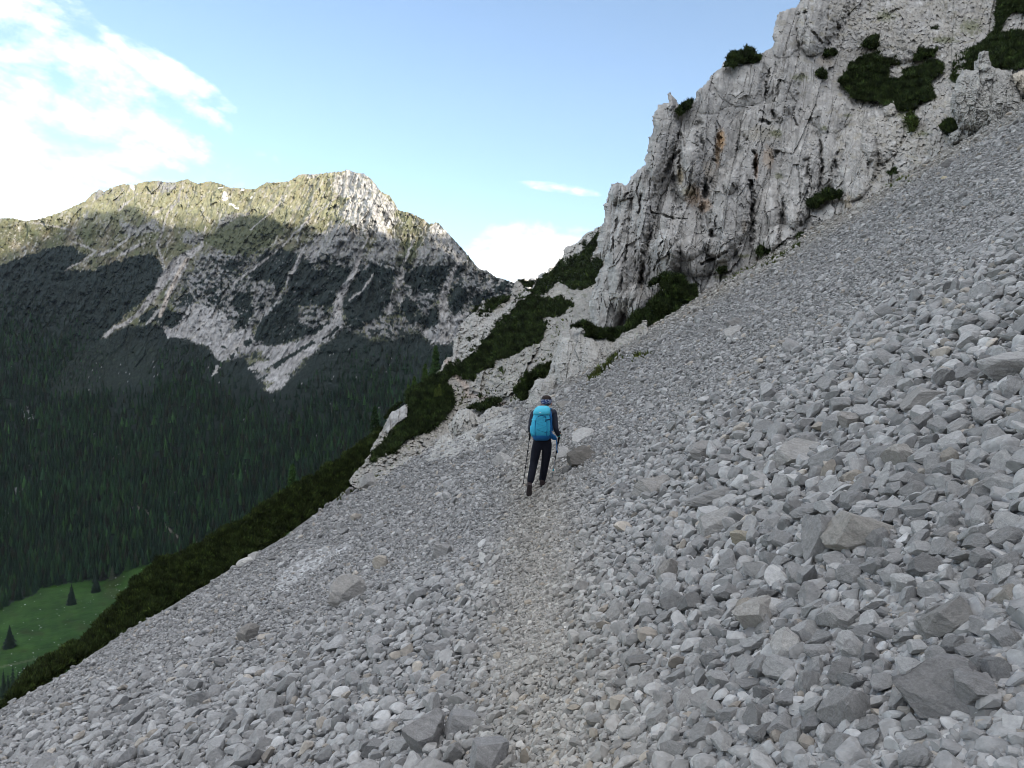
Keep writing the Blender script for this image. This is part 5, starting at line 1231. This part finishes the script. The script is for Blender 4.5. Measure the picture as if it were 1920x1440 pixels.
near_larch(817, 744, 16, 56, 'smaller larch sapling beside the tiny one in the pine mound', 8, (.07, .10, .03))

# white stones scattered over the meadow
def meadow_stones():
    r = np.random.default_rng(23); Vs, Fs, off = [], [], 0
    u = r.uniform(-80, 320, 420); v = r.uniform(1060, 1270, 420); k = in_poly(u, v, MEADOW) & (noise(u / 40, v / 30, 311) > -.15); u, v = u[k], v[k]
    Y = mtn_depth(u, v); P = to3(u, v, Y); s = r.uniform(.2, .55, len(u)) * np.where(r.random(len(u)) < .06, 1.9, 1)
    for i in range(len(u)):
        pv, pf = P0[i % len(P0)]; Vs.append(pv * s[i] * np.array([1.3, 1, .6]) + P[i]); Fs.append(pf + off); off += len(pv)
    V = np.concatenate(Vs); put('meadow_stones', mesh_np('meadow_stones', V, np.concatenate(Fs), np.full((len(V), 3), .5), False, M_STONE), 'white stones dotted over the green valley meadow', 'stones', kind='stuff')
meadow_stones()
# ================================================================== air, sky, sun, camera
def build_sky():
    w = bpy.data.worlds.new('World'); scene.world = w; w.use_nodes = True
    nt = w.node_tree; bg = nt.nodes['Background']; bg.inputs['Strength'].default_value = SKY_STRENGTH
    sky = N(nt, 'ShaderNodeTexSky', sky_type='NISHITA', sun_disc=False, sun_elevation=SUN_EL, sun_rotation=SUN_AZ, altitude=1500.0, air_density=1.0, dust_density=1.2, ozone_density=1.0)
    tc = N(nt, 'ShaderNodeTexCoord')
    lk = nt.links.new
    def math_(op, a, b=None, c=None):
        n = N(nt, 'ShaderNodeMath', operation=op)
        for i, x in enumerate((a, b, c)):
            if x is None: continue
            if isinstance(x, (int, float)): n.inputs[i].default_value = x
            else: lk(x, n.inputs[i])
        return n.outputs[0]
    sp = N(nt, 'ShaderNodeSeparateXYZ'); lk(tc.outputs['Generated'], sp.inputs[0])
    az = math_('ARCTAN2', sp.outputs['X'], sp.outputs['Y']); el = math_('ARCSINE', sp.outputs['Z'])
    def noise_(scale, detail, rough, stretch=(1, 1, 1), dist=0.0):
        mp = N(nt, 'ShaderNodeMapping'); mp.inputs['Scale'].default_value = stretch; mp.inputs['Rotation'].default_value = (0, 0, 0)
        cb = N(nt, 'ShaderNodeCombineXYZ'); lk(az, cb.inputs[0]); lk(el, cb.inputs[1])
        # shear: the cloud streaks run down to the right
        lk(cb.outputs[0], mp.inputs['Vector']); mp.inputs['Rotation'].default_value = (0, 0, math.radians(28))
        n = N(nt, 'ShaderNodeTexNoise', Scale=scale, Detail=detail, Roughness=rough, Distortion=dist); lk(mp.outputs[0], n.inputs['Vector'])
        return n.outputs['Fac']
    n1 = noise_(9.0, 8.0, .58, (1, 2.0, 1), .3); n2 = noise_(34.0, 6.0, .6, (1, 1.6, 1))
    def ang(u, v):
        q = (u - CX) / F; e = (CY - v) / F
        return math.atan(q), math.atan(e / math.hypot(1, q))
    tot = None
    for (u, v, ru, rv, tilt, gain) in CLOUDS:
        a0, e0 = ang(u, v); c, s = math.cos(math.radians(tilt)), math.sin(math.radians(tilt))
        da = math_('SUBTRACT', az, a0); de = math_('SUBTRACT', el, e0)
        x = math_('MULTIPLY_ADD', da, c / (ru / F), math_('MULTIPLY', de, -s / (ru / F))); y = math_('MULTIPLY_ADD', da, s / (rv / F), math_('MULTIPLY', de, c / (rv / F)))
        r = math_('SQRT', math_('ADD', math_('MULTIPLY', x, x), math_('MULTIPLY', y, y)))
        f = math_('SUBTRACT', 1.0, r); f = math_('MINIMUM', math_('MULTIPLY', f, gain), math_('MULTIPLY', f, 1.7))
        f = math_('MAXIMUM', f, -1.8)
        tot = f if tot is None else math_('MAXIMUM', tot, f)
    # unseen loose cloud added behind and overhead to brighten and neutralise the light
    hi = N(nt, 'ShaderNodeMapRange'); hi.inputs['From Min'].default_value = .58; hi.inputs['From Max'].default_value = .85; hi.inputs['To Min'].default_value = -1.8; hi.inputs['To Max'].default_value = .9; lk(el, hi.inputs['Value'])
    bk = N(nt, 'ShaderNodeMapRange'); bk.inputs['From Min'].default_value = .2; bk.inputs['From Max'].default_value = -.25; bk.inputs['To Min'].default_value = -1.8; bk.inputs['To Max'].default_value = .35; lk(sp.outputs['Y'], bk.inputs['Value'])
    tot = math_('MAXIMUM', tot, hi.outputs[0]); tot = math_('MAXIMUM', tot, bk.outputs[0])
    nn = math_('ADD', math_('MULTIPLY', math_('SUBTRACT', n1, .5), 3.4), math_('MULTIPLY', math_('SUBTRACT', n2, .5), 1.3))
    dens = N(nt, 'ShaderNodeMapRange', interpolation_type='SMOOTHSTEP'); dens.inputs['From Min'].default_value = -.25; dens.inputs['From Max'].default_value = 1.35
    lk(math_('ADD', tot, nn), dens.inputs['Value'])
    mx = N(nt, 'ShaderNodeMix', data_type='RGBA'); lk(dens.outputs[0], mx.inputs[0]); lk(sky.outputs[0], mx.inputs[6]); mx.inputs[7].default_value = (*CLOUD_COL, 1)
    lk(mx.outputs[2], bg.inputs['Color'])
CLOUDS = [  # u, v, half width, half height, tilt, gain
 (150, 230, 250, 56, 18, .55), (90, 60, 190, 50, 22, .8), (270, 125, 190, 20, 31, .75), (340, 145, 90, 16, 25, .55), (300, 260, 120, 26, 22, .7), (-60, 190, 190, 110, 10, .6), (20, 350, 150, 30, 16, .75), (-100, 340, 200, 60, 0, 1.0), (200, 322, 110, 14, 14, .5), (320, 250, 80, 30, 25, .5),
 (1060, 354, 75, 9, 8, .35), (985, 480, 110, 50, 0, 1.5), (1060, 500, 130, 60, 0, 1.6), (920, 500, 60, 50, 0, .9), (910, 462, 40, 16, 0, .6)]
SKY_STRENGTH = 0.15
CLOUD_COL = (7.0, 6.9, 6.8)
build_sky()

def build_haze():
    bm = bmesh.new(); bmesh.ops.create_cube(bm, size=1.0)
    me = bpy.data.meshes.new('haze'); bm.to_mesh(me); bm.free()
    o = put('haze', me, 'thin blue air over the valley', 'haze', kind='stuff')
    lo = np.array([-9500, -10500, -1900.0]); hi = np.array([11500, 9500, 3600.0])
    o.location = (lo + hi) / 2; o.scale = hi - lo
    m = bpy.data.materials.new('haze'); m.use_nodes = True; nt = m.node_tree; nt.nodes.remove(nt.nodes['Principled BSDF'])
    v = N(nt, 'ShaderNodeVolumePrincipled'); v.inputs['Density'].default_value = HAZE; v.inputs['Color'].default_value = (.74, .87, 1.0, 1); v.inputs['Anisotropy'].default_value = 0.0
    nt.links.new(v.outputs[0], nt.nodes['Material Output'].inputs['Volume']); me.materials.append(m)
HAZE = 1.4e-5
build_haze()

def build_sun():
    s = bpy.data.lights.new('sun', 'SUN'); s.energy = 5.0; s.angle = math.radians(0.4); s.color = (1.0, .90, .76)
    o = bpy.data.objects.new('sun', s); COL.objects.link(o)
    o.rotation_euler = Vector((-L[0], -L[1], -L[2])).to_track_quat('-Z', 'Y').to_euler()
build_sun()

cam = bpy.data.cameras.new('camera'); cam.sensor_width = 36; cam.lens = 36 * F / 1920; cam.clip_start = .05; cam.clip_end = 30000
co = bpy.data.objects.new('camera', cam); COL.objects.link(co); co.rotation_euler = (math.pi / 2, 0, 0); scene.camera = co
scene.render.resolution_x, scene.render.resolution_y = 1024, 768
vs = scene.view_settings; vs.view_transform = 'Standard'; vs.look = 'None'; vs.exposure = EXPOSURE if 'EXPOSURE' in globals() else 1.04; vs.gamma = 1.0
scene.cycles.use_denoising = True; scene.cycles.filter_width = 1.0; scene.cycles.denoising_prefilter = 'ACCURATE'
scene.cycles.max_bounces = 4; scene.cycles.diffuse_bounces = 2; scene.cycles.use_adaptive_sampling = True; scene.cycles.adaptive_threshold = 0.02; scene.cycles.volume_bounces = 0
